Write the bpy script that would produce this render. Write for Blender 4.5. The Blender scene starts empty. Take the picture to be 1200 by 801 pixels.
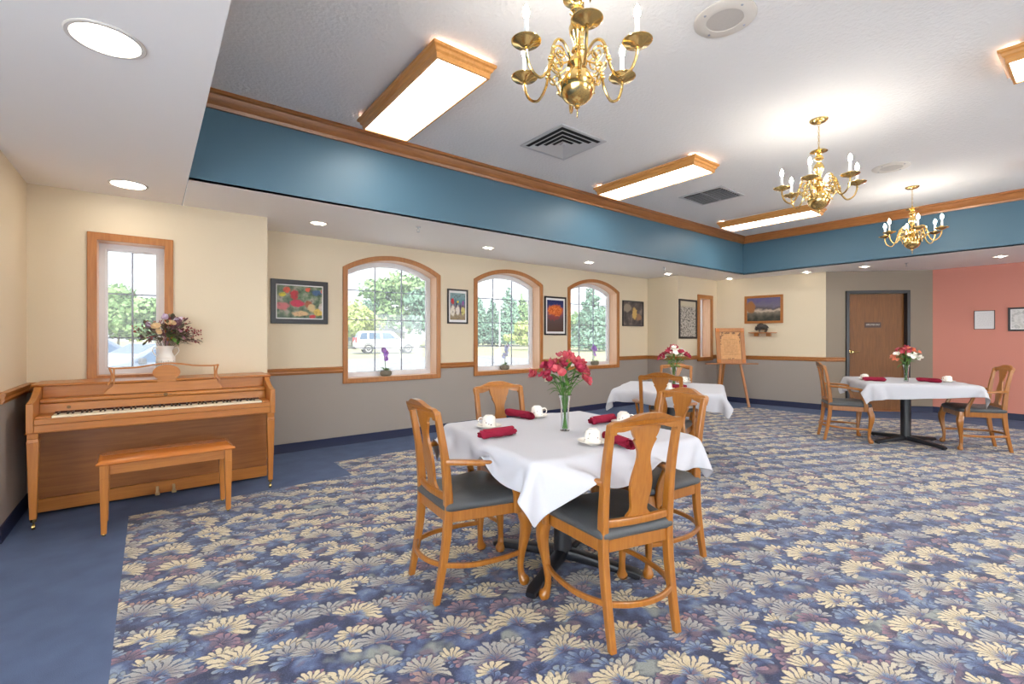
SKY, SUN, EXPO = 4.2, 14.0, 1.55
import bpy, bmesh, math, random
import numpy as np
from mathutils import Vector, Matrix
from mathutils.geometry import tessellate_polygon
SC = bpy.context.scene
COL = SC.collection
PI = math.pi
sin, cos = math.sin, math.cos

# ------------------------------------------------------------------ materials
def srgb(r, g, b):
    def f(c):
        c /= 255.0
        return c / 12.92 if c <= 0.04045 else ((c + 0.055) / 1.055) ** 2.4
    return (f(r), f(g), f(b), 1.0)

def new_mat(name):
    m = bpy.data.materials.new(name)
    m.use_nodes = True
    nt = m.node_tree
    b = nt.nodes.get('Principled BSDF')
    return m, nt, b

def setp(b, **k):
    for n, v in k.items():
        b.inputs[n].default_value = v

def plain(name, col, rough=0.5, metal=0.0, spec=0.5, noise=0.0, scale=40.0, bump=0.0, coat=0.0, bscale=None):
    m, nt, b = new_mat(name)
    setp(b, **{'Base Color': col, 'Roughness': rough, 'Metallic': metal, 'Specular IOR Level': spec, 'Coat Weight': coat})
    if noise or bump:
        tc = nt.nodes.new('ShaderNodeTexCoord')
        nz = nt.nodes.new('ShaderNodeTexNoise')
        nz.inputs['Scale'].default_value = scale
        nz.inputs['Detail'].default_value = 5
        nt.links.new(tc.outputs['Object'], nz.inputs['Vector'])
        if noise:
            mx = nt.nodes.new('ShaderNodeMix'); mx.data_type = 'RGBA'
            mx.inputs['A'].default_value = tuple(c * (1 - noise) for c in col[:3]) + (1,)
            mx.inputs['B'].default_value = tuple(min(1, c * (1 + noise)) for c in col[:3]) + (1,)
            nt.links.new(nz.outputs['Fac'], mx.inputs['Factor'])
            nt.links.new(mx.outputs['Result'], b.inputs['Base Color'])
        if bump:
            n2 = nz
            if bscale:
                n2 = nt.nodes.new('ShaderNodeTexNoise')
                n2.inputs['Scale'].default_value = bscale
                n2.inputs['Detail'].default_value = 4
                nt.links.new(tc.outputs['Object'], n2.inputs['Vector'])
            bp = nt.nodes.new('ShaderNodeBump')
            bp.inputs['Strength'].default_value = bump
            bp.inputs['Distance'].default_value = 0.01
            nt.links.new(n2.outputs['Fac'], bp.inputs['Height'])
            nt.links.new(bp.outputs['Normal'], b.inputs['Normal'])
    return m

def wood(name, c1, c2, axis='z', rough=0.35, scale=9.0, stretch=14.0, coat=0.25):
    m, nt, b = new_mat(name)
    tc = nt.nodes.new('ShaderNodeTexCoord')
    mp = nt.nodes.new('ShaderNodeMapping')
    s = {'x': (1 / stretch, 1, 1), 'y': (1, 1 / stretch, 1), 'z': (1, 1, 1 / stretch)}[axis]
    mp.inputs['Scale'].default_value = tuple(scale * q * 2 for q in s)
    nz = nt.nodes.new('ShaderNodeTexNoise')
    nz.inputs['Scale'].default_value = 3.0; nz.inputs['Detail'].default_value = 6
    nz.inputs['Roughness'].default_value = 0.62; nz.inputs['Distortion'].default_value = 0.6
    rp = nt.nodes.new('ShaderNodeValToRGB')
    rp.color_ramp.elements[0].position = 0.3; rp.color_ramp.elements[0].color = c1
    rp.color_ramp.elements[1].position = 0.7; rp.color_ramp.elements[1].color = c2
    nt.links.new(tc.outputs['Object'], mp.inputs['Vector'])
    nt.links.new(mp.outputs['Vector'], nz.inputs['Vector'])
    nt.links.new(nz.outputs['Fac'], rp.inputs['Fac'])
    nt.links.new(rp.outputs['Color'], b.inputs['Base Color'])
    setp(b, **{'Roughness': rough, 'Coat Weight': coat, 'Coat Roughness': 0.25})
    return m

def emis(name, col, strength):
    m, nt, b = new_mat(name)
    setp(b, **{'Base Color': col, 'Emission Color': col, 'Emission Strength': strength, 'Roughness': 0.4})
    return m

class NB:
    """builds math nodes by formula"""
    def __init__(s, nt): s.nt = nt
    def m(s, op, a, b=None, c=None, clamp=False):
        n = s.nt.nodes.new('ShaderNodeMath'); n.operation = op; n.use_clamp = clamp
        for i, v in enumerate((a, b, c)):
            if v is None: continue
            if isinstance(v, (int, float)): n.inputs[i].default_value = v
            else: s.nt.links.new(v, n.inputs[i])
        return n.outputs[0]
    def add(s, a, b): return s.m('ADD', a, b)
    def sub(s, a, b): return s.m('SUBTRACT', a, b)
    def mul(s, a, b): return s.m('MULTIPLY', a, b)
    def div(s, a, b): return s.m('DIVIDE', a, b)
    def sm(s, x, lo, hi):
        n = s.nt.nodes.new('ShaderNodeMapRange'); n.interpolation_type = 'SMOOTHSTEP'
        for k, v in (('Value', x), ('From Min', lo), ('From Max', hi)):
            if isinstance(v, (int, float)): n.inputs[k].default_value = v
            else: s.nt.links.new(v, n.inputs[k])
        return n.outputs['Result']
    def xyz(s, x, y, z=0.0):
        n = s.nt.nodes.new('ShaderNodeCombineXYZ')
        for i, v in enumerate((x, y, z)):
            if isinstance(v, (int, float)): n.inputs[i].default_value = v
            else: s.nt.links.new(v, n.inputs[i])
        return n.outputs[0]
    def white(s, v):
        n = s.nt.nodes.new('ShaderNodeTexWhiteNoise'); n.noise_dimensions = '3D'
        s.nt.links.new(v, n.inputs['Vector'])
        q = s.nt.nodes.new('ShaderNodeSeparateColor'); s.nt.links.new(n.outputs['Color'], q.inputs[0])
        return q.outputs[0], q.outputs[1], q.outputs[2]
    def noise(s, v, scale, detail=2.0, rough=0.5):
        n = s.nt.nodes.new('ShaderNodeTexNoise')
        n.inputs['Scale'].default_value = scale; n.inputs['Detail'].default_value = detail
        n.inputs['Roughness'].default_value = rough
        s.nt.links.new(v, n.inputs['Vector'])
        return n.outputs['Fac'], n.outputs['Color']
    def ramp(s, fac, stops, interp='LINEAR'):
        n = s.nt.nodes.new('ShaderNodeValToRGB'); cr = n.color_ramp; cr.interpolation = interp
        while len(cr.elements) < len(stops): cr.elements.new(0.5)
        for e, (p, c) in zip(cr.elements, stops): e.position = p; e.color = c
        s.nt.links.new(fac, n.inputs['Fac'])
        return n.outputs['Color']
    def mix(s, f, a, b):
        n = s.nt.nodes.new('ShaderNodeMix'); n.data_type = 'RGBA'
        for k, v in (('Factor', f), ('A', a), ('B', b)):
            if isinstance(v, (int, float, tuple)): n.inputs[k].default_value = v
            else: s.nt.links.new(v, n.inputs[k])
        return n.outputs['Result']

def carpet_material():
    m, nt, b = new_mat('fan_leaf_carpet')
    N = NB(nt)
    tc = nt.nodes.new('ShaderNodeTexCoord')
    sp = nt.nodes.new('ShaderNodeSeparateXYZ'); nt.links.new(tc.outputs['Object'], sp.inputs[0])
    a = math.radians(-24)
    K = 1.2
    x = N.add(N.mul(sp.outputs[0], K * cos(a)), N.mul(sp.outputs[1], K * sin(a)))
    y = N.add(N.mul(sp.outputs[0], -K * sin(a)), N.mul(sp.outputs[1], K * cos(a)))
    P0 = N.xyz(x, y)
    # the woven drawing wanders: coordinates are bent at two scales
    for sc_, am in ((9.0, 0.05), (38.0, 0.012)):
        _, wc = N.noise(P0, sc_, 2.0)
        q = nt.nodes.new('ShaderNodeSeparateColor'); nt.links.new(wc, q.inputs[0])
        x = N.add(x, N.mul(N.sub(q.outputs[0], 0.5), am)); y = N.add(y, N.mul(N.sub(q.outputs[1], 0.5), am))
    P = N.xyz(x, y)
    dk = srgb(40, 44, 72); navy = srgb(54, 63, 98); blue = srgb(88, 105, 146); lb = srgb(138, 156, 182)
    sage = srgb(150, 156, 150); mauve = srgb(128, 104, 116); rose = srgb(172, 112, 116); cream = srgb(222, 208, 174); cr2 = srgb(206, 188, 150)
    # ground of the pattern: soft swirled patches of blue, sage and mauve
    f1, _ = N.noise(P, 7.0, 3.0)
    f2, _ = N.noise(N.xyz(N.add(x, 9.0), y), 5.0, 2.0)
    base = N.ramp(f1, [(0.30, dk), (0.45, navy), (0.58, blue), (0.72, lb)])
    base = N.mix(N.sm(f2, 0.56, 0.70), base, sage)
    f3, _ = N.noise(N.xyz(x, N.add(y, 5.0)), 6.0, 2.0)
    base = N.mix(N.mul(N.sm(f3, 0.56, 0.66), 0.75), base, mauve)
    out = base
    dist, _ = N.noise(P, 22.0, 2.0)
    fine, _ = N.noise(P0, 170.0, 2.0)
    def layer(out, k, ca, cb, ox, oy, R, ny, petals, cols, span, jr, rose_p=0.0):
        u = N.div(N.add(x, ox), ca); v = N.div(N.add(y, oy), cb)
        row = N.m('FLOOR', v)
        u = N.add(u, N.mul(N.m('FLOORED_MODULO', row, 2.0), 0.5))
        col = N.m('FLOOR', u)
        r1, r2, r3 = N.white(N.xyz(col, row, float(k)))
        q1, q2, q3 = N.white(N.xyz(col, row, float(k) + 0.5))
        lx = N.mul(N.sub(N.m('FRACT', u), 0.5), ca)
        ly = N.mul(N.sub(N.m('FRACT', v), 0.5), cb)
        lx = N.add(lx, N.mul(N.sub(r1, 0.5), max(0.0, ca - 2.0 * R) * 0.9))
        ly = N.add(ly, N.add(N.mul(N.sub(r2, 0.5), 0.04), R * 0.34))
        rot = N.mul(N.sub(r3, 0.5), jr)
        cs, sn = N.m('COSINE', rot), N.m('SINE', rot)
        qx = N.add(N.mul(lx, cs), N.mul(ly, sn))
        qy = N.sub(N.mul(ly, cs), N.mul(lx, sn))
        qy = N.mul(qy, ny)
        r = N.m('SQRT', N.add(N.mul(qx, qx), N.mul(qy, qy)))
        th = N.m('ARCTAN2', qx, qy)
        # petals bend outwards: the angle drifts with the radius
        th2 = N.add(th, N.mul(N.sub(dist, 0.5), 0.45))
        bend = N.mul(N.mul(th2, N.div(r, R)), -0.24)
        th3 = N.add(th2, bend)
        lob = N.m('ABSOLUTE', N.m('COSINE', N.mul(th3, petals * 0.5)))
        Rs = N.mul(N.add(N.mul(q1, 0.25), 0.75), R)
        # every petal has its own length
        pid = N.m('ROUND', N.mul(th3, petals / (2 * PI) * 1.0))
        w1, w2, w3 = N.white(N.xyz(N.add(pid, N.mul(col, 13.0)), row, float(k) + 0.25))
        Rl = N.mul(Rs, N.add(N.add(0.52, N.mul(w1, 0.20)), N.mul(N.m('POWER', lob, 0.7), 0.30)))
        t = N.div(r, Rl)
        inside = N.sub(1.0, N.sm(t, 0.93, 1.02))
        wedge = N.sub(1.0, N.sm(N.m('ABSOLUTE', th), span - 0.15, span))
        mask = N.mul(inside, wedge)
        gw = N.add(0.06, N.mul(N.mul(t, t), 0.30))
        gap = N.mul(N.sub(1.0, N.sm(lob, gw, N.add(gw, 0.30))), N.sm(t, 0.18, 0.42))
        stk, _ = N.noise(N.xyz(N.mul(th3, 5.0), N.mul(r, 16.0), N.mul(r1, 7.0)), 1.6, 2.0)
        tc_ = N.add(t, N.mul(N.sub(stk, 0.5), 0.55))
        c = N.ramp(tc_, cols)
        c = N.mix(N.mul(N.sm(q2, 0.45, 0.75), 0.55), c, N.ramp(t, [(0.1, navy), (0.6, blue), (1.0, lb)]))
        if rose_p:
            c = N.mix(N.mul(N.m('LESS_THAN', q3, rose_p), 0.75), c, N.ramp(t, [(0.1, dk), (0.55, mauve), (1.0, rose)]))
        c = N.mix(N.mul(N.sub(1.0, N.sm(t, 0.15, 0.5)), N.sm(w2, 0.4, 0.9)), c, mauve)
        c = N.mix(N.mul(gap, 0.85), c, N.mix(N.sm(stk, 0.4, 0.6), dk, navy))
        # dark rim that sets the fan off from what lies behind
        halo = N.mul(N.mul(N.sub(1.0, N.sm(t, 1.02, 1.2)), wedge), 0.45)
        out = N.mix(halo, out, dk)
        return N.mix(mask, out, c)
    dim = [(0.05, dk), (0.45, navy), (0.8, blue), (1.0, lb)]
    dim2 = [(0.05, dk), (0.4, blue), (0.75, lb), (1.0, sage)]
    crm = [(0.05, navy), (0.16, blue), (0.30, lb), (0.42, cr2), (0.65, cream), (1.0, cream)]
    out = layer(out, 1, 0.22, 0.18, 0.03, 0.02, 0.105, 1.1, 15, dim, 1.9, 1.4, 0.28)
    out = layer(out, 2, 0.24, 0.20, 0.13, 0.09, 0.110, 1.1, 15, dim2, 1.8, 1.4, 0.25)
    out = layer(out, 3, 0.30, 0.27, 0.21, 0.05, 0.130, 1.05, 18, crm, 1.6, 1.5, 0.10)
    out = layer(out, 5, 0.26, 0.31, 0.11, 0.21, 0.120, 1.0, 17, crm, 1.5, 1.9, 0.15)
    out = layer(out, 4, 0.335, 0.275, 0.05, 0.15, 0.178, 1.08, 24, crm, 1.8, 0.8, 0.0)
    out = N.mix(N.mul(N.sm(fine, 0.42, 0.72), 0.34), out, dk)
    out = N.mix(N.mul(N.sub(1.0, N.sm(fine, 0.30, 0.46)), 0.18), out, lb)
    nt.links.new(out, b.inputs['Base Color'])
    setp(b, **{'Roughness': 0.95, 'Specular IOR Level': 0.12, 'Sheen Weight': 0.25, 'Sheen Roughness': 0.5})
    bp = nt.nodes.new('ShaderNodeBump'); bp.inputs['Strength'].default_value = 0.35; bp.inputs['Distance'].default_value = 0.004
    f5, _ = N.noise(P, 320.0, 2.0)
    nt.links.new(f5, bp.inputs['Height']); nt.links.new(bp.outputs['Normal'], b.inputs['Normal'])
    return m

def two_tone(name, top, low, zsplit):
    m, nt, b = new_mat(name)
    N = NB(nt)
    tc = nt.nodes.new('ShaderNodeTexCoord')
    sp = nt.nodes.new('ShaderNodeSeparateXYZ'); nt.links.new(tc.outputs['Object'], sp.inputs[0])
    f = N.m('GREATER_THAN', sp.outputs[2], zsplit)
    nt.links.new(N.mix(f, low, top), b.inputs['Base Color'])
    fz, _ = N.noise(tc.outputs['Object'], 90.0, 3.0)
    bp = nt.nodes.new('ShaderNodeBump'); bp.inputs['Strength'].default_value = 0.06; bp.inputs['Distance'].default_value = 0.01
    nt.links.new(fz, bp.inputs['Height']); nt.links.new(bp.outputs['Normal'], b.inputs['Normal'])
    setp(b, **{'Roughness': 0.55, 'Specular IOR Level': 0.35})
    return m

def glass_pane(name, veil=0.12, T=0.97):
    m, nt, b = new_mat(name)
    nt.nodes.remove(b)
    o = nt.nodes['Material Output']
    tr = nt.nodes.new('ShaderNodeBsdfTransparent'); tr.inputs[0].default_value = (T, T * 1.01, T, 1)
    tl = nt.nodes.new('ShaderNodeBsdfTranslucent'); tl.inputs[0].default_value = (0.95, 0.97, 1.0, 1)  # milky haze that stands in for veiling glare
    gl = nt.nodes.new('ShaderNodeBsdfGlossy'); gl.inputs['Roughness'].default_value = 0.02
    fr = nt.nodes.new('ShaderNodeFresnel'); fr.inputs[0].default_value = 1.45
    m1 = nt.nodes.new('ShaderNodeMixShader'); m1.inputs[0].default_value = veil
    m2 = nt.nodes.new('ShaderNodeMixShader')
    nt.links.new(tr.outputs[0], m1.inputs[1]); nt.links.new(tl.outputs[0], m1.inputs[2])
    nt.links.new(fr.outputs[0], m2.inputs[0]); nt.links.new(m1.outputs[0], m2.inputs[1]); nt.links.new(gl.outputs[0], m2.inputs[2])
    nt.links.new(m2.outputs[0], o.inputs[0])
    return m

def leafy(name, c1, c2, scale=3.0, rough=0.6, trans=0.0):
    m, nt, b = new_mat(name)
    N = NB(nt)
    g = nt.nodes.new('ShaderNodeNewGeometry')
    f = N.ramp(g.outputs['Random Per Island'], [(0.0, c1), (1.0, c2)])
    nt.links.new(f, b.inputs['Base Color'])
    setp(b, **{'Roughness': rough, 'Specular IOR Level': 0.3})
    return m

M = {}
M['carpet'] = carpet_material()
M['border'] = plain('blue_border_carpet', srgb(94, 108, 138), 0.95, spec=0.1, noise=0.22, scale=6.0, bump=0.4, bscale=300.0)
M['cream'] = two_tone('cream_over_grey_wall', srgb(220, 205, 178), srgb(160, 151, 143), 0.89)
M['taupe'] = plain('taupe_wall', srgb(146, 134, 119), 0.6, spec=0.3, bump=0.05, bscale=90)
M['red'] = plain('coral_red_wall', srgb(208, 138, 122), 0.6, spec=0.3, bump=0.05, bscale=90)
M['blue'] = plain('blue_fascia_paint', srgb(74, 106, 124), 0.45, spec=0.4, bump=0.04, bscale=70)
M['soffit'] = plain('white_soffit', srgb(245, 242, 238), 0.7, spec=0.2, bump=0.04, bscale=90)
M['ceiling'] = plain('textured_ceiling', srgb(232, 231, 230), 0.8, spec=0.2, bump=0.6, bscale=38)
M['navy'] = plain('navy_vinyl_base', srgb(30, 38, 70), 0.45, spec=0.4)
M['oak_x'] = wood('oak_trim_lengthwise', srgb(150, 90, 36), srgb(178, 114, 52), 'x')
M['oak_y'] = wood('oak_trim_crosswise', srgb(150, 90, 36), srgb(178, 114, 52), 'y')
M['oak_z'] = wood('oak_trim_upright', srgb(158, 96, 40), srgb(184, 120, 58), 'z')
M['crown_x_shaded'] = wood('crown_oak_x_shaded', srgb(126, 78, 36), srgb(160, 104, 54), 'x')  # same oak as the other run, its shade put into the colour
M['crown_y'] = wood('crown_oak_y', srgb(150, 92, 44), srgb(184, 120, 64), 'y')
M['jamb'] = wood('daylit_oak_jamb', srgb(214, 172, 138), srgb(228, 190, 158), 'z', rough=0.5)  # same oak as the casing, daylight brightening put into the colour
M['chair'] = wood('honey_chair_wood', srgb(150, 90, 28), srgb(172, 110, 40), 'z', rough=0.28, scale=12, coat=0.5)
M['piano'] = wood('piano_maple', srgb(166, 100, 38), srgb(190, 122, 50), 'x', rough=0.35, scale=7, coat=0.3)
M['piano_z'] = wood('piano_maple_upright', srgb(168, 102, 40), srgb(192, 124, 52), 'z', rough=0.35, scale=7, coat=0.3)
M['piano_d'] = wood('piano_lower_panel', srgb(138, 80, 30), srgb(164, 102, 44), 'x', rough=0.4, scale=6, coat=0.2)
M['bench'] = wood('bench_cherry_top', srgb(184, 104, 40), srgb(206, 126, 56), 'x', rough=0.25, scale=7, coat=0.5)
M['door'] = wood('door_oak', srgb(112, 68, 26), srgb(136, 88, 40), 'z', rough=0.5, scale=9, coat=0.0)
M['fixture'] = wood('fixture_oak', srgb(196, 134, 66), srgb(216, 156, 88), 'y', rough=0.35)
M['seat'] = plain('grey_vinyl_seat', srgb(80, 82, 84), 0.42, spec=0.5, noise=0.18, scale=9, bump=0.15, bscale=120)
M['black'] = plain('black_metal', srgb(30, 31, 36), 0.38, spec=0.5)
M['white'] = plain('white_paint', srgb(236, 236, 234), 0.45)
M['vinyl'] = plain('white_vinyl_sash', srgb(226, 226, 228), 0.4)
M['muntin'] = plain('grey_muntin', srgb(150, 156, 170), 0.5)
M['glass'] = glass_pane('dimmed_hazy_window_glass', 0.022, 0.125)  # glare haze and a dimmer outside view put into the panes
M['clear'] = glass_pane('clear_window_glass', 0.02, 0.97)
M['cloth'] = plain('white_linen', srgb(198, 198, 204), 0.85, spec=0.15, bump=0.12, bscale=260)
M['napkin'] = plain('burgundy_napkin', srgb(146, 34, 58), 0.85, spec=0.15, noise=0.15, scale=60, bump=0.3, bscale=200)
M['brass'] = plain('polished_brass', srgb(226, 194, 126), 0.18, metal=1.0)
M['ivory'] = plain('ivory_key', srgb(240, 232, 206), 0.3)
M['ebony'] = plain('ebony_key', srgb(24, 20, 20), 0.3)
M['felt'] = plain('dark_felt', srgb(70, 34, 26), 0.9)
M['frame'] = plain('black_frame', srgb(32, 29, 32), 0.35)
M['matboard'] = plain('white_mat', srgb(232, 231, 228), 0.8)
M['ceramic'] = plain('white_ceramic', srgb(236, 230, 220), 0.22, spec=0.5)
M['stem'] = plain('green_stem', srgb(88, 132, 58), 0.5)
M['leaf'] = leafy('green_leaf', srgb(52, 98, 36), srgb(108, 150, 68))
M['darkleaf'] = leafy('dark_dried_leaf', srgb(84, 90, 60), srgb(140, 128, 106))
M['plumleaf'] = leafy('plum_leaf', srgb(112, 72, 80), srgb(172, 130, 140))
M['pinkpetal'] = leafy('coral_petal', srgb(178, 58, 76), srgb(206, 104, 108))
M['redpetal'] = leafy('crimson_petal', srgb(150, 32, 60), srgb(184, 62, 86))
M['whitepetal'] = leafy('white_petal', srgb(236, 232, 222), srgb(250, 246, 236))
M['orangepetal'] = leafy('orange_petal', srgb(230, 120, 84), srgb(240, 160, 130))
M['purple'] = leafy('purple_petal', srgb(166, 116, 200), srgb(206, 170, 226))
M['paleblue'] = leafy('pale_blue_petal', srgb(186, 190, 224), srgb(226, 228, 246))
M['berry'] = plain('red_berry', srgb(140, 34, 44), 0.3)
M['lilac'] = leafy('lilac_bloom', srgb(190, 170, 196), srgb(226, 210, 222))
M['peach'] = leafy('peach_bloom', srgb(224, 190, 150), srgb(236, 214, 170))
M['rock'] = plain('stone_pot', srgb(122, 118, 104), 0.9, noise=0.4, scale=50, bump=0.6, bscale=60)
M['diffuser'] = emis('lit_diffuser', (1.0, 0.965, 0.90, 1), 5.5)
M['candisc'] = emis('lit_downlight', (1.0, 0.90, 0.76, 1), 9.0)
M['candim'] = emis('lit_downlight_reflector', (1.0, 0.93, 0.84, 1), 0.45)
M['bulb'] = emis('lit_bulb', (1.0, 0.93, 0.82, 1), 85.0)
M['ventdark'] = plain('vent_shadow', srgb(40, 40, 42), 0.8)
M['ventmetal'] = plain('vent_metal', srgb(200, 200, 202), 0.4, metal=0.3)
M['speaker'] = plain('speaker_paint', srgb(212, 206, 198), 0.6)
M['grille'] = plain('speaker_grille', srgb(186, 180, 174), 0.7, noise=0.35, scale=420)
def clearglass():
    m, nt, b = new_mat('clear_vase_glass')
    nt.nodes.remove(b); o = nt.nodes['Material Output']
    tr = nt.nodes.new('ShaderNodeBsdfTransparent'); tr.inputs[0].default_value = (0.93, 0.96, 0.95, 1)
    gl = nt.nodes.new('ShaderNodeBsdfGlossy'); gl.inputs['Roughness'].default_value = 0.02
    lw = nt.nodes.new('ShaderNodeLayerWeight'); lw.inputs[0].default_value = 0.28
    mx = nt.nodes.new('ShaderNodeMixShader')
    nt.links.new(lw.outputs['Fresnel'], mx.inputs[0]); nt.links.new(tr.outputs[0], mx.inputs[1]); nt.links.new(gl.outputs[0], mx.inputs[2])
    nt.links.new(mx.outputs[0], o.inputs[0])
    return m
M['vase'] = clearglass()

# ------------------------------------------------------------------ geometry helpers
class MB:
    def __init__(s): s.v = []; s.f = []; s.mi = []; s.cur = 0
    def add(s, vs, fs, mi=None):
        o = len(s.v); s.v += [tuple(p) for p in vs]
        for f in fs: s.f.append(tuple(i + o for i in f)); s.mi.append(s.cur if mi is None else mi)
    def box(s, x0, x1, y0, y1, z0, z1):
        s.add([(x0, y0, z0), (x1, y0, z0), (x1, y1, z0), (x0, y1, z0), (x0, y0, z1), (x1, y0, z1), (x1, y1, z1), (x0, y1, z1)],
              [(3, 2, 1, 0), (4, 5, 6, 7), (0, 1, 5, 4), (1, 2, 6, 5), (2, 3, 7, 6), (3, 0, 4, 7)])
    def frust(s, c0, h0, c1, h1):
        """rectangular frustum from centre c0 (half sizes h0) up to c1"""
        vs = []
        for c, h in ((c0, h0), (c1, h1)):
            vs += [(c[0] - h[0], c[1] - h[1], c[2]), (c[0] + h[0], c[1] - h[1], c[2]), (c[0] + h[0], c[1] + h[1], c[2]), (c[0] - h[0], c[1] + h[1], c[2])]
        s.add(vs, [(3, 2, 1, 0), (4, 5, 6, 7), (0, 1, 5, 4), (1, 2, 6, 5), (2, 3, 7, 6), (3, 0, 4, 7)])
    def prism(s, poly, fn0, fn1):
        """closed polygon swept between two placements fn(p)->xyz"""
        n = len(poly)
        a = [fn0(p) for p in poly]; b = [fn1(p) for p in poly]
        tri = tessellate_polygon([[Vector((p[0], p[1], 0)) for p in poly]])
        fs = [tuple(t) for t in tri] + [tuple(i + n for i in reversed(t)) for t in tri]
        fs += [(i, (i + 1) % n, (i + 1) % n + n, i + n) for i in range(n)]
        s.add(a + b, fs)
    def ring(s, o0, i0, fn0, fn1):
        """frame between outlines o0 (outer) and i0 (inner), swept fn0..fn1"""
        n = len(o0)
        vs = [fn0(p) for p in o0] + [fn0(p) for p in i0] + [fn1(p) for p in o0] + [fn1(p) for p in i0]
        fs = []
        for i in range(n):
            j = (i + 1) % n
            fs += [(i, j, j + n, i + n), (i + 2 * n, i + 3 * n, j + 3 * n, j + 2 * n), (i, i + 2 * n, j + 2 * n, j), (i + n, j + n, j + 3 * n, i + 3 * n)]
        s.add(vs, fs)
    def lathe(s, prof, seg=24, c=(0, 0, 0), cap=True, axis='z'):
        n = len(prof); vs = []; fs = []
        for k in range(seg):
            a = 2 * PI * k / seg
            for r, z in prof:
                if axis == 'z': vs.append((c[0] + r * cos(a), c[1] + r * sin(a), c[2] + z))
                elif axis == 'y': vs.append((c[0] + r * cos(a), c[1] + z, c[2] + r * sin(a)))
                else: vs.append((c[0] + z, c[1] + r * cos(a), c[2] + r * sin(a)))
        for k in range(seg):
            k2 = (k + 1) % seg
            for i in range(n - 1): fs.append((k * n + i, k2 * n + i, k2 * n + i + 1, k * n + i + 1))
        if cap:
            if prof[0][0] > 1e-6: fs.append(tuple(k * n for k in reversed(range(seg))))
            if prof[-1][0] > 1e-6: fs.append(tuple(k * n + n - 1 for k in range(seg)))
        s.add(vs, fs)
    def tube(s, pts, rad, seg=10, sec=None, closed=False, up=None):
        """tube along pts; rad a number, list, or list of (rx, ry); sec square exponent"""
        pts = [Vector(p) for p in pts]; n = len(pts)
        if not isinstance(rad, (list, tuple)): rad = [rad] * n
        prev = None; rings = []
        for i, p in enumerate(pts):
            if closed: t = pts[(i + 1) % n] - pts[i - 1]
            else: t = pts[min(i + 1, n - 1)] - pts[max(i - 1, 0)]
            t.normalize()
            if prev is None:
                u = Vector(up) if up else (Vector((0, 0, 1)) if abs(t.z) < 0.9 else Vector((1, 0, 0)))
                prev = (u - t * u.dot(t)).normalized()
            else:
                prev = (prev - t * prev.dot(t)).normalized()
            w = t.cross(prev)
            r = rad[i]; rx, ry = r if isinstance(r, (list, tuple)) else (r, r)
            ring = []
            for k in range(seg):
                a = 2 * PI * (k + 0.5) / seg
                c_, s_ = cos(a), sin(a)
                if sec:
                    c_ = math.copysign(abs(c_) ** sec, c_); s_ = math.copysign(abs(s_) ** sec, s_)
                ring.append(p + prev * (rx * c_) + w * (ry * s_))
            rings.append(ring)
        vs = [q for r in rings for q in r]; fs = []
        m = n if closed else n - 1
        for i in range(m):
            j = (i + 1) % n
            for k in range(seg):
                k2 = (k + 1) % seg
                fs.append((i * seg + k, i * seg + k2, j * seg + k2, j * seg + k))
        if not closed:
            fs.append(tuple(reversed(range(seg)))); fs.append(tuple((n - 1) * seg + k for k in range(seg)))
        s.add(vs, fs)
    def ball(s, c, r, seg=12, rings=8):
        rx, ry, rz = r if isinstance(r, (list, tuple)) else (r, r, r)
        prof = [(sin(PI * i / rings), -cos(PI * i / rings)) for i in range(rings + 1)]
        vs = []; fs = []; n = rings - 1
        vs.append((c[0], c[1], c[2] - rz))
        for i in range(1, rings):
            for k in range(seg):
                a = 2 * PI * k / seg
                vs.append((c[0] + rx * prof[i][0] * cos(a), c[1] + ry * prof[i][0] * sin(a), c[2] + rz * prof[i][1]))
        vs.append((c[0], c[1], c[2] + rz))
        for k in range(seg):
            k2 = (k + 1) % seg
            fs.append((0, 1 + k2, 1 + k)); fs.append((len(vs) - 1, 1 + (n - 1) * seg + k, 1 + (n - 1) * seg + k2))
            for i in range(n - 1): fs.append((1 + i * seg + k, 1 + i * seg + k2, 1 + (i + 1) * seg + k2, 1 + (i + 1) * seg + k))
        s.add(vs, fs)
    def build(s, name, mat, parent=None, smooth=True, bevel=0.0, angle=35, segs=2, subsurf=0):
        me = bpy.data.meshes.new(name)
        me.from_pydata(s.v, [], s.f)
        mats = mat if isinstance(mat, (list, tuple)) else [mat]
        for q in mats: me.materials.append(q)
        if len(mats) > 1: me.polygons.foreach_set('material_index', s.mi)
        bm = bmesh.new(); bm.from_mesh(me)
        bmesh.ops.recalc_face_normals(bm, faces=bm.faces[:])
        bm.to_mesh(me); bm.free()
        if smooth:
            me.shade_smooth()
            me.set_sharp_from_angle(angle=math.radians(angle))
        o = bpy.data.objects.new(name, me); COL.objects.link(o)
        if parent: o.parent = parent
        if bevel:
            bv = o.modifiers.new('edge', 'BEVEL'); bv.width = bevel; bv.segments = segs; bv.limit_method = 'ANGLE'; bv.angle_limit = math.radians(40)
            bv.harden_normals = False
        if subsurf:
            sb = o.modifiers.new('round', 'SUBSURF'); sb.levels = subsurf; sb.render_levels = subsurf
        return o

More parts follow.
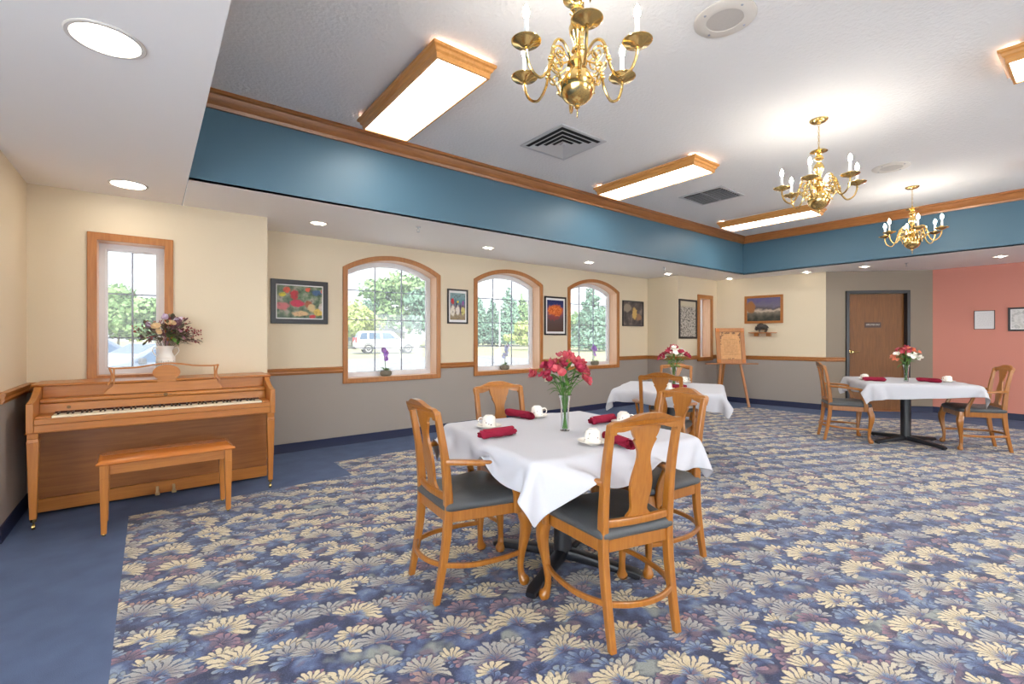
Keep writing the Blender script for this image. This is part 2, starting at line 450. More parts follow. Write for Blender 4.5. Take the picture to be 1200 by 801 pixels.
def tag(o, label=None, cat=None, group=None, kind=None):
    if label: o['label'] = label
    if cat: o['category'] = cat
    if group: o['group'] = group
    if kind: o['kind'] = kind
    return o
def empty(name, loc=(0, 0, 0), rz=0.0, label=None, cat=None, group=None, kind=None, rx=0.0):
    o = bpy.data.objects.new(name, None); COL.objects.link(o)
    o.location = loc; o.rotation_euler = (rx, 0, rz); o.empty_display_size = 0.1
    return tag(o, label, cat, group, kind)
def copy_tree(o, parent=None):
    c = o.copy(); COL.objects.link(c)
    if parent: c.parent = parent
    for ch in list(o.children): copy_tree(ch, c)
    return c
def struct(o): o['kind'] = 'structure'; return o
def smoothpath(pts, n=6):
    """Catmull-Rom through pts"""
    P = [Vector(p) for p in pts]; out = []
    for i in range(len(P) - 1):
        p0 = P[max(i - 1, 0)]; p1 = P[i]; p2 = P[i + 1]; p3 = P[min(i + 2, len(P) - 1)]
        for k in range(n):
            t = k / n
            out.append(0.5 * ((2 * p1) + (p2 - p0) * t + (2 * p0 - 5 * p1 + 4 * p2 - p3) * t * t + (3 * p1 - p0 - 3 * p2 + p3) * t ** 3))
    out.append(P[-1])
    return out
def smoothlist(vals, n=6):
    return [v.x for v in smoothpath([(v, 0, 0) for v in vals], n)]
def sweep(path, prof, closed=False):
    """mitred moulding: path of (x, y) points, prof of (offset to the left of travel, z)"""
    n = len(path); dirs = []
    for i in range(n - 1):
        d = Vector((path[i + 1][0] - path[i][0], path[i + 1][1] - path[i][1])); d.normalize(); dirs.append(d)
    mb = MB(); m = len(prof); vs = []
    for i, p in enumerate(path):
        a = dirs[max(i - 1, 0)]; b = dirs[min(i, n - 2)]
        na = Vector((-a.y, a.x)); nb_ = Vector((-b.y, b.x)); h = na + nb_
        h = h / max(1e-6, (1 + na.dot(nb_)))
        for off, z in prof: vs.append((p[0] + h.x * off, p[1] + h.y * off, z))
    fs = []
    for i in range(n - 1):
        for k in range(m):
            k2 = (k + 1) % m
            fs.append((i * m + k, i * m + k2, (i + 1) * m + k2, (i + 1) * m + k))
    tri = tessellate_polygon([[Vector((q[0], q[1], 0)) for q in prof]])
    fs += [tuple(t) for t in tri] + [tuple(i + (n - 1) * m for i in reversed(t)) for t in tri]
    mb.add(vs, fs)
    return mb
# ------------------------------------------------------------------ the room
ZS = 2.42; ZC = 3.11           # soffit and tray ceiling heights
WY = 5.566; PY = 4.98; FY = 4.90
E0 = (9.05, FY); E1 = (9.33, 3.06); E2 = (10.5, 1.86); YB = -4.6; XLW = -0.73; XFAR = -2.4
class Wall:
    def __init__(s, A, B):
        s.A = Vector(A); d = Vector(B) - s.A; s.L = d.length; s.u = d / s.L; s.n = Vector((-s.u.y, s.u.x))
    def at(s, t, d, z):       # t along, d outwards, z up
        p = s.A + s.u * t + s.n * d
        return (p.x, p.y, z)
    def s_of(s, x, y): return (Vector((x, y)) - s.A).dot(s.u)
def outline(s0, s1, zb, zs, rise, i=0.0, n=20):
    """window outline, springing height zs, segment arch of given rise, inset by i; lists (s, z)"""
    if rise <= 0:
        return [(s0 + i, zb + i), (s1 - i, zb + i), (s1 - i, zs - i), (s0 + i, zs - i)]
    h = (s1 - s0) / 2; R = (h * h + rise * rise) / (2 * rise); cz = zs + rise - R; cs = (s0 + s1) / 2
    r = R - i; hw = h - i; a = math.asin(hw / r)
    pts = [(s0 + i, zb + i), (s1 - i, zb + i)]
    for k in range(n + 1):
        t = a - 2 * a * k / n
        pts.append((cs + r * sin(t), cz + r * cos(t)))
    return pts
def arch_z(s0, s1, zs, rise, i, s):
    if rise <= 0: return zs - i
    h = (s1 - s0) / 2; R = (h * h + rise * rise) / (2 * rise); cz = zs + rise - R; cs = (s0 + s1) / 2
    return cz + math.sqrt(max(0, (R - i) ** 2 - (s - cs) ** 2))
def wall_mesh(name, W, z0, z1, ops, mat):
    mb = MB(); t = 0.0
    q = lambda a, b, c, d: mb.add([a, b, c, d], [(0, 1, 2, 3)])
    for o in ops:
        bl, br = o[0], o[1]; zb = bl[1]
        q(W.at(t, 0, z0), W.at(bl[0], 0, z0), W.at(bl[0], 0, z1), W.at(t, 0, z1))
        if zb > z0 + 1e-4: q(W.at(bl[0], 0, z0), W.at(br[0], 0, z0), W.at(br[0], 0, zb), W.at(bl[0], 0, zb))
        top = o[2:]
        for a, b in zip(top[:-1], top[1:]):
            q(W.at(b[0], 0, b[1]), W.at(a[0], 0, a[1]), W.at(a[0], 0, z1), W.at(b[0], 0, z1))
        t = br[0]
    q(W.at(t, 0, z0), W.at(W.L, 0, z0), W.at(W.L, 0, z1), W.at(t, 0, z1))
    return struct(mb.build(name, mat, smooth=False))

def window(name, W, s0, s1, zb, zs, rise, cw, depth, cols, hz, sash=0.05, jambmat='jamb', glass='glass'):
    """casing, jamb, sash, muntins and glass of one window; returns the opening for the wall"""
    o = lambda i: outline(s0, s1, zb, zs, rise, i)
    root = struct(empty(name, W.at((s0 + s1) / 2, 0, 0)))
    base = Vector(root.location)
    def pl(d): return lambda p: tuple(Vector(W.at(p[0], d, p[1])) - base)
    mb = MB(); mb.ring(o(0), o(cw), pl(-0.022), pl(0.003)); mb.build('casing', M['oak_z'], root, bevel=0.004)
    mb = MB(); mb.ring(o(cw - 0.012), o(cw), pl(0.002), pl(depth)); mb.build('jamb', M[jambmat], root)
    mb = MB(); mb.ring(o(cw - 0.012), o(cw + sash), pl(depth - 0.055), pl(depth)); mb.ring(o(cw + 0.012), o(cw + sash + 0.012), pl(depth - 0.042), pl(depth - 0.012))
    mb.build('sash', M['vinyl'], root, bevel=0.003)
    i = cw + sash
    bars = MB(); a0 = s0 + i; a1 = s1 - i; d0, d1 = depth - 0.036, depth - 0.022
    for k in range(1, cols):
        c = a0 + (a1 - a0) * k / cols; zt = arch_z(s0, s1, zs, rise, i, c)
        bars.add([pl(d)((c + e, z)) for d in (d0, d1) for e, z in ((-.006, zb + i), (.006, zb + i), (.006, zt), (-.006, zt))],
                 [(0, 1, 2, 3), (7, 6, 5, 4), (0, 4, 5, 1), (1, 5, 6, 2), (2, 6, 7, 3), (3, 7, 4, 0)])
    for z in hz:
        bars.add([pl(d)(p) for d in (d0 + .001, d1 + .001) for p in ((a0, z - .0055), (a1, z - .0055), (a1, z + .0055), (a0, z + .0055))],
                 [(0, 1, 2, 3), (7, 6, 5, 4), (0, 4, 5, 1), (1, 5, 6, 2), (2, 6, 7, 3), (3, 7, 4, 0)])
    bars.build('muntin_grid', M['muntin'], root, smooth=False)
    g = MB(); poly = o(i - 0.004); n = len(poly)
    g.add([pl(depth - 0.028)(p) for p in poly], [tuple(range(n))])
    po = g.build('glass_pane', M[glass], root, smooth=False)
    for f in po.data.polygons:
        if f.normal.dot(Vector((W.n.x, W.n.y, 0))) > 0: f.flip()      # outer side faces away from the room
    return o(cw - 0.012)

# walls, left to right; the outer left and back ones are unseen
WP = Wall((XLW, PY), (0.89, PY)); WW = Wall((0.89, WY), (7.68, WY)); WF = Wall((7.68, FY), E0)
WE = Wall(E0, E1); WD = Wall(E1, E2); WR = Wall(E2, (10.5, YB))
WL = Wall((XLW, 4.17), (XLW, PY))
sP = lambda x: x - XLW
sW = lambda x: x - 0.89
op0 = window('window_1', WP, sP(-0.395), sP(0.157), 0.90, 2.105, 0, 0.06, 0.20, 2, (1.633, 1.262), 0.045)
wall_mesh('wall_piano', WP, 0, ZS, [op0], M['cream'])
HZ = (1.135, 1.49, 1.855)
ops = []
for k, (a, b) in enumerate(((1.793, 3.094), (3.634, 4.937), (5.498, 6.814))):
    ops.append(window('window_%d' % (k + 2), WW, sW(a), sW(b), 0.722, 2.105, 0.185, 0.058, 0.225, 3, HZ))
wall_mesh('wall_window_side', WW, 0, ZS, ops, M['cream'])
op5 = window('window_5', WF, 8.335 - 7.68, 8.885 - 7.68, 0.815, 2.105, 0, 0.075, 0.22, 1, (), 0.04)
wall_mesh('wall_far', WF, 0, ZS, [op5], M['cream'])
wall_mesh('wall_piano_return', Wall((0.89, PY), (0.89, WY)), 0, ZS, [], M['cream'])
wall_mesh('wall_far_return', Wall((7.68, WY), (7.68, FY)), 0, ZS, [], M['cream'])
wall_mesh('wall_end', WE, 0, ZS, [], M['cream'])
wall_mesh('wall_left', WL, 0, ZS, [], M['cream'])
wall_mesh('wall_left_return', Wall((XFAR, 4.17), (XLW, 4.17)), 0, ZS, [], M['cream'])
WO = Wall((XFAR, YB), (XFAR, 4.17))
wall_mesh('wall_left_outer', WO, 0, ZS, [window('window_%d' % (6 + k), WO, 0.3 + 2.75 * k, 2.95 + 2.75 * k, 0.15, 2.32, 0, 0.06, 0.2, 3, (1.35,), glass='clear') for k in range(2)], M['cream'])  # these two windows are unseen, added to bring daylight in from the left
dl, dr, dt = 0.345, 1.288, 2.05                      # door opening along the angled wall
wall_mesh('wall_door', WD, 0, ZS, [[(dl, 0.0), (dr, 0.0), (dr, dt), (dl, dt)]], M['taupe'])
wall_mesh('wall_right', WR, 0, ZS, [], M['red'])
WB = Wall((10.5, YB), (XFAR, YB))
wall_mesh('wall_back', WB, 0, ZC, [window('window_%d' % (8 + k), WB, 2.0 + 5.0 * k, 4.2 + 5.0 * k, 0.4, 2.25, 0, 0.06, 0.2, 3, (1.3,), glass='clear') for k in range(2)], M['cream'])  # back windows are added out of view to light the room

# floor: plain blue border around the patterned field
room = [(XFAR, YB), (10.5, YB), E2, E1, E0, (7.68, FY), (7.68, WY), (0.89, WY), (0.89, PY), (XLW, PY), (XLW, 4.17), (XFAR, 4.17)]
field = [(-0.12, YB + 0.4), (9.5, YB + 0.4), (9.5, 1.75), (8.66, 2.75), (8.66, 4.12), (7.5, 4.22), (7.2, 4.85), (1.475, 4.85), (1.475, 4.30), (-0.12, 4.27)]
fl = MB()
allp = [Vector((x, y, 0)) for x, y in room + field]
for t in tessellate_polygon([[Vector((x, y, 0)) for x, y in room], [Vector((x, y, 0)) for x, y in field]]):
    fl.add([tuple(allp[i]) for i in t], [(0, 1, 2)], 0)
for t in tessellate_polygon([[Vector((x, y, 0)) for x, y in field]]):
    fl.add([(field[i][0], field[i][1], 0.0) for i in t], [(0, 1, 2)], 1)
flo = struct(fl.build('floor', [M['border'], M['carpet']], smooth=False))
for p in flo.data.polygons:
    if p.normal.z < 0: p.flip()

# ceilings: tray ceiling, its fascia, and the lower soffits around it
TX0, TX1, TY1, TY0 = 0.22, 8.6, 4.15, -3.9
mb = MB(); mb.box(TX0, TX1, TY0, TY1, ZC, ZC + 0.05); struct(mb.build('ceiling', M['ceiling'], smooth=False))
mb = MB(); mb.box(XFAR, TX0, YB, PY, ZS, ZS + 0.02)
mb.box(TX0 + 0.004, 10.5, TY1, WY, ZS, ZS + 0.02); mb.box(TX1, 10.5, YB, TY1 - 0.001, ZS, ZS + 0.02); mb.box(TX0 + 0.004, TX1, YB, TY0, ZS, ZS + 0.02)
struct(mb.build('ceiling_soffit', M['soffit'], smooth=False))
mb = MB()
mb.box(TX0 - 0.02, TX0, TY0, TY1 + 0.02, ZS + 0.001, ZC); mb.box(TX1, TX1 + 0.02, TY0, TY1 + 0.02, ZS + 0.001, ZC)
mb.box(TX0, TX1, TY1, TY1 + 0.02, ZS + 0.001, ZC); mb.box(TX0, TX1, TY0 - 0.02, TY0, ZS + 0.001, ZC)
struct(mb.build('wall_fascia', M['blue'], smooth=False))
mb = MB(); mb.box(TX0 - 0.003, TX0 + 0.002, TY1, PY, ZS - 0.004, ZS - 0.0005)
struct(mb.build('trim_8', M['muntin'], smooth=False))
# crown moulding (travelling with the room on the right hand)
crown = [(0, ZC - 0.125), (-0.018, ZC - 0.125), (-0.024, ZC - 0.10), (-0.034, ZC - 0.09), (-0.05, ZC - 0.06), (-0.06, ZC - 0.035), (-0.078, ZC - 0.025), (-0.078, ZC - 0.001), (0, ZC - 0.001)]
mb = sweep([(TX0, TY0), (TX0, TY1), (TX1, TY1)], crown); struct(mb.build('trim_1', M['crown_x_shaded'], angle=25))
mb = sweep([(TX0, TY1), (TX1, TY1), (TX1, TY0)], crown)
# keep only the right hand run of this second piece, its mitre meets the first
nm = len(crown); mb.v = mb.v[nm:]; mb.f = [tuple(i - nm for i in f) for f in mb.f if min(f) >= nm]; mb.mi = [0] * len(mb.f)
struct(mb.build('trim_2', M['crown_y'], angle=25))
# chair rail
rail = [(0.0, 0.852), (-0.012, 0.852), (-0.016, 0.866), (-0.022, 0.872), (-0.020, 0.89), (-0.026, 0.905), (-0.026, 0.918), (-0.010, 0.926), (0.0, 0.926)]
runs = [[(XLW - 0.12, 4.17), (XLW, 4.17), (XLW, PY), (0.89, PY), (0.89, WY), (1.792, WY)], [(3.095, WY), (3.633, WY)], [(4.938, WY), (5.497, WY)],
        [(6.815, WY), (7.68, WY), (7.68, FY), (8.334, FY)], [(8.886, FY), E0, E1, WD.at(0.306, 0, 0)[:2]]]
runs[0] = [(0 + XLW, 4.19), (XLW, PY), (0.89, PY), (0.89, WY), (1.792, WY)]
for k, r in enumerate(runs):
    mb = sweep(r, rail); struct(mb.build('trim_%d' % (k + 3), M['oak_x'] if k else M['oak_x'], angle=25))
base = [(0.0, 0.0), (-0.012, 0.0), (-0.008, 0.012), (-0.006, 0.096), (-0.003, 0.10), (0, 0.10)]
for nme, r in (('baseboard_left', [(XLW, 4.17), (XLW, PY), (0.89, PY), (0.89, WY), (7.68, WY), (7.68, FY), E0, E1, WD.at(0.306, 0, 0)[:2]]),
               ('baseboard_right', [WD.at(1.326, 0, 0)[:2], E2, (10.5, YB)]), ('baseboard_outer', [(XFAR, YB), (XFAR, 4.17), (XLW, 4.17)]), ('baseboard_back', [(10.5, YB), (XFAR, YB)])):
    struct(sweep(r, base).build(nme, M['navy'], angle=25))

# door in the angled wall
dz = struct(empty('door_1', WD.at((dl + dr) / 2, 0, 0)))
db = Vector(dz.location)
def dp(d): return lambda p: tuple(Vector(WD.at(p[0], d, p[1])) - db)
mb = MB()
pts_o = [(dl - 0.03, 0.0), (dl - 0.03, dt + 0.03), (dr + 0.03, dt + 0.03), (dr + 0.03, 0.0), (dr - 0.02, 0.0), (dr - 0.02, dt - 0.02), (dl + 0.02, dt - 0.02), (dl + 0.02, 0.0)]
mb.prism(pts_o, dp(-0.03), dp(0.115))
mb.build('door_frame', M['frame'], dz, bevel=0.004)
mb = MB(); mb.prism([(dl + 0.022, 0.012), (dr - 0.022, 0.012), (dr - 0.022, dt - 0.022), (dl + 0.022, dt - 0.022)], dp(0.05), dp(0.095))
leaf = mb.build('door_leaf', M['door'], dz, bevel=0.003)
mb = MB(); mb.prism([(dl + 0.02, 0.0), (dr - 0.02, 0.0), (dr - 0.02, 0.012), (dl + 0.02, 0.012)], dp(0.0), dp(0.115))
mb.build('threshold', M['oak_x'], dz)
k = Vector(WD.at(dl + 0.085, 0.05, 1.02)) - db
nrm = Vector((-WD.n.x, -WD.n.y, 0)); uu = Vector((WD.u.x, WD.u.y, 0))
mb = MB()
def disc(mb, c, nv, prof, seg=16):
    nv = nv.normalized(); a = nv.orthogonal().normalized(); b_ = nv.cross(a); n = len(prof); vs = []; fs = []
    for q in range(seg):
        t = 2 * PI * q / seg
        for r, h in prof: vs.append(tuple(c + a * (r * cos(t)) + b_ * (r * sin(t)) + nv * h))
    for q in range(seg):
        q2 = (q + 1) % seg
        for i in range(n - 1): fs.append((q * n + i, q2 * n + i, q2 * n + i + 1, q * n + i + 1))
    fs.append(tuple(q * n for q in range(seg))); fs.append(tuple(q * n + n - 1 for q in range(seg)))
    mb.add(vs, fs)
disc(mb, k, nrm, [(0.034, 0), (0.034, 0.006), (0.022, 0.012), (0.013, 0.016), (0.013, 0.045), (0.012, 0.06)])
mb.tube([k + nrm * 0.052, k + nrm * 0.056 + uu * 0.03, k + nrm * 0.052 + uu * 0.075, k + nrm * 0.046 + uu * 0.11], [0.012, 0.011, 0.010, 0.009])
hd = mb.build('door_handle', M['brass'], leaf)
# sign on the door: white letters on a dark plate
sg = MB(); sg.prism([(0.645, 1.442), (0.905, 1.442), (0.905, 1.535), (0.645, 1.535)], dp(0.044), dp(0.05))
plate = sg.build('sign_plate', plain('sign_brown', srgb(70, 40, 22), 0.4), leaf, bevel=0.002)
cu = bpy.data.curves.new('sign_lettering', 'FONT'); cu.body = 'EMPLOYEES ONLY'; cu.size = 0.041; cu.align_x = 'CENTER'; cu.align_y = 'CENTER'; cu.extrude = 0.0008
cu.space_character = 0.93
cu.materials.append(plain('sign_white', srgb(222, 208, 196), 0.5))
to = bpy.data.objects.new('sign_lettering', cu); COL.objects.link(to); to.parent = leaf
p = Vector(WD.at(0.775, 0.0425, 1.492)) - db
ang = math.atan2(WD.u.y, WD.u.x)
to.location = p; to.rotation_euler = (PI / 2, 0, ang)
to.scale = (0.70, 1, 1)

# cover plate low on the window wall
mb = MB(); mb.box(4.99, 5.075, WY - 0.007, WY + 0.001, 0.565, 0.69)
cp = tag(mb.build('outlet_plate', M['ivory'], bevel=0.003), 'small ivory blank cover plate low on the grey window wall', 'outlet plate')
for z in (0.582, 0.673):
    s = MB(); s.lathe([(0.004, 0), (0.004, 0.002)], 10, (5.0325, WY - 0.0092, z), axis='y'); s.build('screw', M['muntin'], cp)

# ------------------------------------------------------------------ ceiling furniture
def fixture(cx, y0, y1, label):
    """wood framed fluorescent light, long side along y"""
    r = empty('ceiling_light', (cx, (y0 + y1) / 2, ZC), 0, label, 'ceiling light', 'oak framed ceiling lights')
    h = (y1 - y0) / 2
    mb = MB(); mb.box(-0.19, 0.19, -h + 0.06, h - 0.06, -0.028, 0.0); mb.build('housing', M['white'], r)
    o = lambda e, z: [(-0.20 - e, -h - e + 0.0), (0.20 + e, -h - e), (0.20 + e, h + e), (-0.20 - e, h + e)]
    prof = [(0.036, -0.026), (0.034, -0.044), (0.020, -0.050), (0.016, -0.068), (0.004, -0.078), (0.0, -0.112), (-0.014, -0.112), (-0.014, -0.026)]
    mb = MB(); n = len(prof); vs = []; fs = []
    for e, z in prof: vs += [(x, y, z) for x, y in o(e, z)]
    for i in range(n):
        j = (i + 1) % n
        for q in range(4): fs.append((i * 4 + q, i * 4 + (q + 1) % 4, j * 4 + (q + 1) % 4, j * 4 + q))
    mb.add(vs, fs); mb.build('frame', M['fixture'], r, angle=25)
    mb = MB(); mb.box(-0.186, 0.186, -h + 0.014, h - 0.014, -0.104, -0.098); mb.build('diffuser', M['diffuser'], r, smooth=False)
    return r
fixture(1.60, 2.56, 3.83, 'oak framed ceiling light above and left of the first chandelier, closest to the piano')
fixture(4.49, 2.56, 3.83, 'oak framed ceiling light between the two square air vents')
fixture(7.32, 2.50, 3.80, 'oak framed ceiling light near the far corner of the tray ceiling, behind the middle chandelier')
fixture(4.48, -0.86, 0.41, 'oak framed ceiling light at the right edge of the photo')
fixture(1.60, -0.86, 0.41, 'added oak framed ceiling light above the camera'); fixture(7.32, -0.86, 0.41, 'added oak framed ceiling light outside the frame on the right')  # out of view, continue the seen row, added for room light
fixture(1.60, -3.6, -2.33, 'added oak framed ceiling light at the back of the room on the piano side'); fixture(4.48, -3.6, -2.33, 'added oak framed ceiling light at the middle of the back of the room'); fixture(7.32, -3.6, -2.33, 'added oak framed ceiling light at the back of the room on the red wall side')  # unseen back row of fixtures, added to brighten the room

def air_vent(cx, cy, label, louvers):
    r = empty('air_vent', (cx, cy, ZC), 0, label, 'air vent', 'square ceiling vents')
    sq = lambda h: [(-h, -h), (h, -h), (h, h), (-h, h)]
    mb = MB(); mb.box(-0.275, 0.275, -0.275, 0.275, -0.004, -0.0005); mb.build('backing', M['ventdark'], r)
    mb = MB(); mb.ring(sq(0.29), sq(0.255), lambda p: (p[0], p[1], -0.012), lambda p: (p[0], p[1], 0)); mb.build('frame', M['ventmetal'], r, bevel=0.003)
    if louvers:
        for h in (0.235, 0.175, 0.118, 0.066):
            mb = MB(); n = 4; vs = []
            for e, z in ((h, -0.024), (h - 0.040, -0.006), (h - 0.043, -0.008), (h - 0.004, -0.027)): vs += [(x, y, z) for x, y in sq(e)]
            mb.add(vs, [(i * 4 + q, i * 4 + (q + 1) % 4, ((i + 1) % 4) * 4 + (q + 1) % 4, ((i + 1) % 4) * 4 + q) for i in range(4) for q in range(4)])
            mb.build('louver', M['ventmetal'], r, angle=20)
        mb = MB(); mb.box(-0.022, 0.022, -0.022, 0.022, -0.024, -0.005); mb.build('center_cap', M['ventmetal'], r)
    else:
        for k in range(9):
            mb = MB(); x = -0.22 + k * 0.055
            mb.add([(x + .018, -0.25, -0.002), (x, -0.25, -0.021), (x, 0.25, -0.021), (x + .018, 0.25, -0.002), (x + .021, -0.25, -0.003), (x + 0.003, -0.25, -0.022), (x + 0.003, 0.25, -0.022), (x + .021, 0.25, -0.003)],
                   [(3, 2, 1, 0), (4, 5, 6, 7), (0, 1, 5, 4), (1, 2, 6, 5), (2, 3, 7, 6), (3, 0, 4, 7)])
            mb.build('slat', M['ventmetal'], r)
        mb = MB(); mb.box(-0.25, 0.25, -0.008, 0.008, -0.02, -0.003); mb.build('crossbar', M['ventmetal'], r)
air_vent(3.09, 3.19, 'white stepped square air vent beside the oak framed light and below the first chandelier', True)
air_vent(5.76, 3.19, 'white slatted air vent between the second and third oak framed lights', False)

def ceiling_speaker(cx, cy, label):
    r = empty('ceiling_speaker', (cx, cy, ZC), 0.4, label, 'speaker', 'round ceiling speakers')
    mb = MB(); mb.lathe([(0.168, 0.0), (0.168, -0.006), (0.158, -0.012), (0.10, -0.012), (0.098, -0.008), (0.098, 0.0)], 40); mb.build('trim_ring', M['speaker'], r)
    mb = MB(); mb.lathe([(0.0, -0.0105), (0.06, -0.0100), (0.0985, -0.0085), (0.0985, -0.001), (0, -0.001)], 40, cap=False); mb.build('grille', M['grille'], r)
    for k in range(4):
        a = PI / 4 + k * PI / 2
        mb = MB(); mb.lathe([(0.006, -0.0155), (0.007, -0.0125), (0.007, -0.0115)], 10, (0.135 * cos(a), 0.135 * sin(a), 0)); mb.build('screw', M['muntin'], r)
ceiling_speaker(2.628, 1.373, 'round white ceiling speaker beside the first chandelier at the top of the photo')
ceiling_speaker(6.33, 1.46, 'round white ceiling speaker behind the middle chandelier')

def downlight(cx, cy, rad, label, lens):
    r = empty('recessed_light', (cx, cy, ZS), 0, label, 'recessed light', 'recessed soffit lights')
    mb = MB(); mb.lathe([(rad, 0.004), (rad, -0.003), (rad - 0.004, -0.006), (rad * 0.86, -0.006), (rad * 0.84, -0.0005)], 36, cap=False); mb.build('trim_ring', M['speaker'], r)
    if lens:
        mb = MB(); mb.lathe([(0, -0.003), (rad * 0.86, -0.003)], 36, cap=False); mb.build('lens', M['candisc'], r)
    else:
        mb = MB(); mb.lathe([(0, -0.0012), (rad * 0.86, -0.0012)], 36, cap=False); mb.build('reflector', M['candim'], r)
        for sx in (-1, 1):
            mb = MB(); mb.ball((sx * rad * 0.38, 0, -0.008), (rad * 0.20, rad * 0.20, 0.010)); mb.build('bulb', M['candisc'], r)
downlight(-0.135, 2.40, 0.125, 'large bright round recessed light at the top left of the photo', True)
downlight(-0.13, 4.555, 0.122, 'bright round recessed light in the soffit above the piano', True)
for x, lb in ((1.34, 'small recessed light in the soffit above the bird picture, nearest the piano'), (3.42, 'small recessed light in the soffit above the left side of the middle arched window'), (5.30, 'small recessed light in the soffit above the picture of the orange tree'), (7.36, 'small recessed light in the soffit above the far return wall')):
    downlight(x, 4.90, 0.088, lb, False)
downlight(8.885, 4.55, 0.088, 'small recessed light in the soffit at the far corner by the narrow window', False)
downlight(9.09, 3.28, 0.088, 'small recessed light in the soffit above the cream end wall', False)
downlight(9.13, 2.45, 0.088, 'small recessed light in the soffit in front of the brown door', False)
downlight(9.5, 0.96, 0.088, 'small recessed light in the soffit in front of the red wall', False)

def sprinkler(cx, cy, label):
    r = empty('sprinkler_head', (cx, cy, ZS), 0, label, 'sprinkler', 'soffit sprinkler heads')
    mb = MB(); mb.lathe([(0.028, 0.004), (0.028, -0.003), (0.014, -0.006), (0.010, -0.012), (0.010, -0.022)], 14); mb.build('body', M['ventmetal'], r)
    for s in (-1, 1):
        mb = MB(); mb.tube([(s * 0.008, 0, -0.02), (s * 0.016, 0, -0.035), (s * 0.004, 0, -0.052)], 0.0028, 6); mb.build('yoke_arm', M['ventmetal'], r)
    mb = MB(); mb.lathe([(0.004, -0.045), (0.017, -0.052), (0.017, -0.054), (0.004, -0.054)], 14); mb.build('deflector', M['ventmetal'], r)
sprinkler(2.21, 4.44, 'sprinkler head in the soffit above the first arched window')
sprinkler(6.65, 4.49, 'sprinkler head in the soffit before the far return wall')
sprinkler(9.22, 1.94, 'sprinkler head in the soffit between the brown door and the red wall')
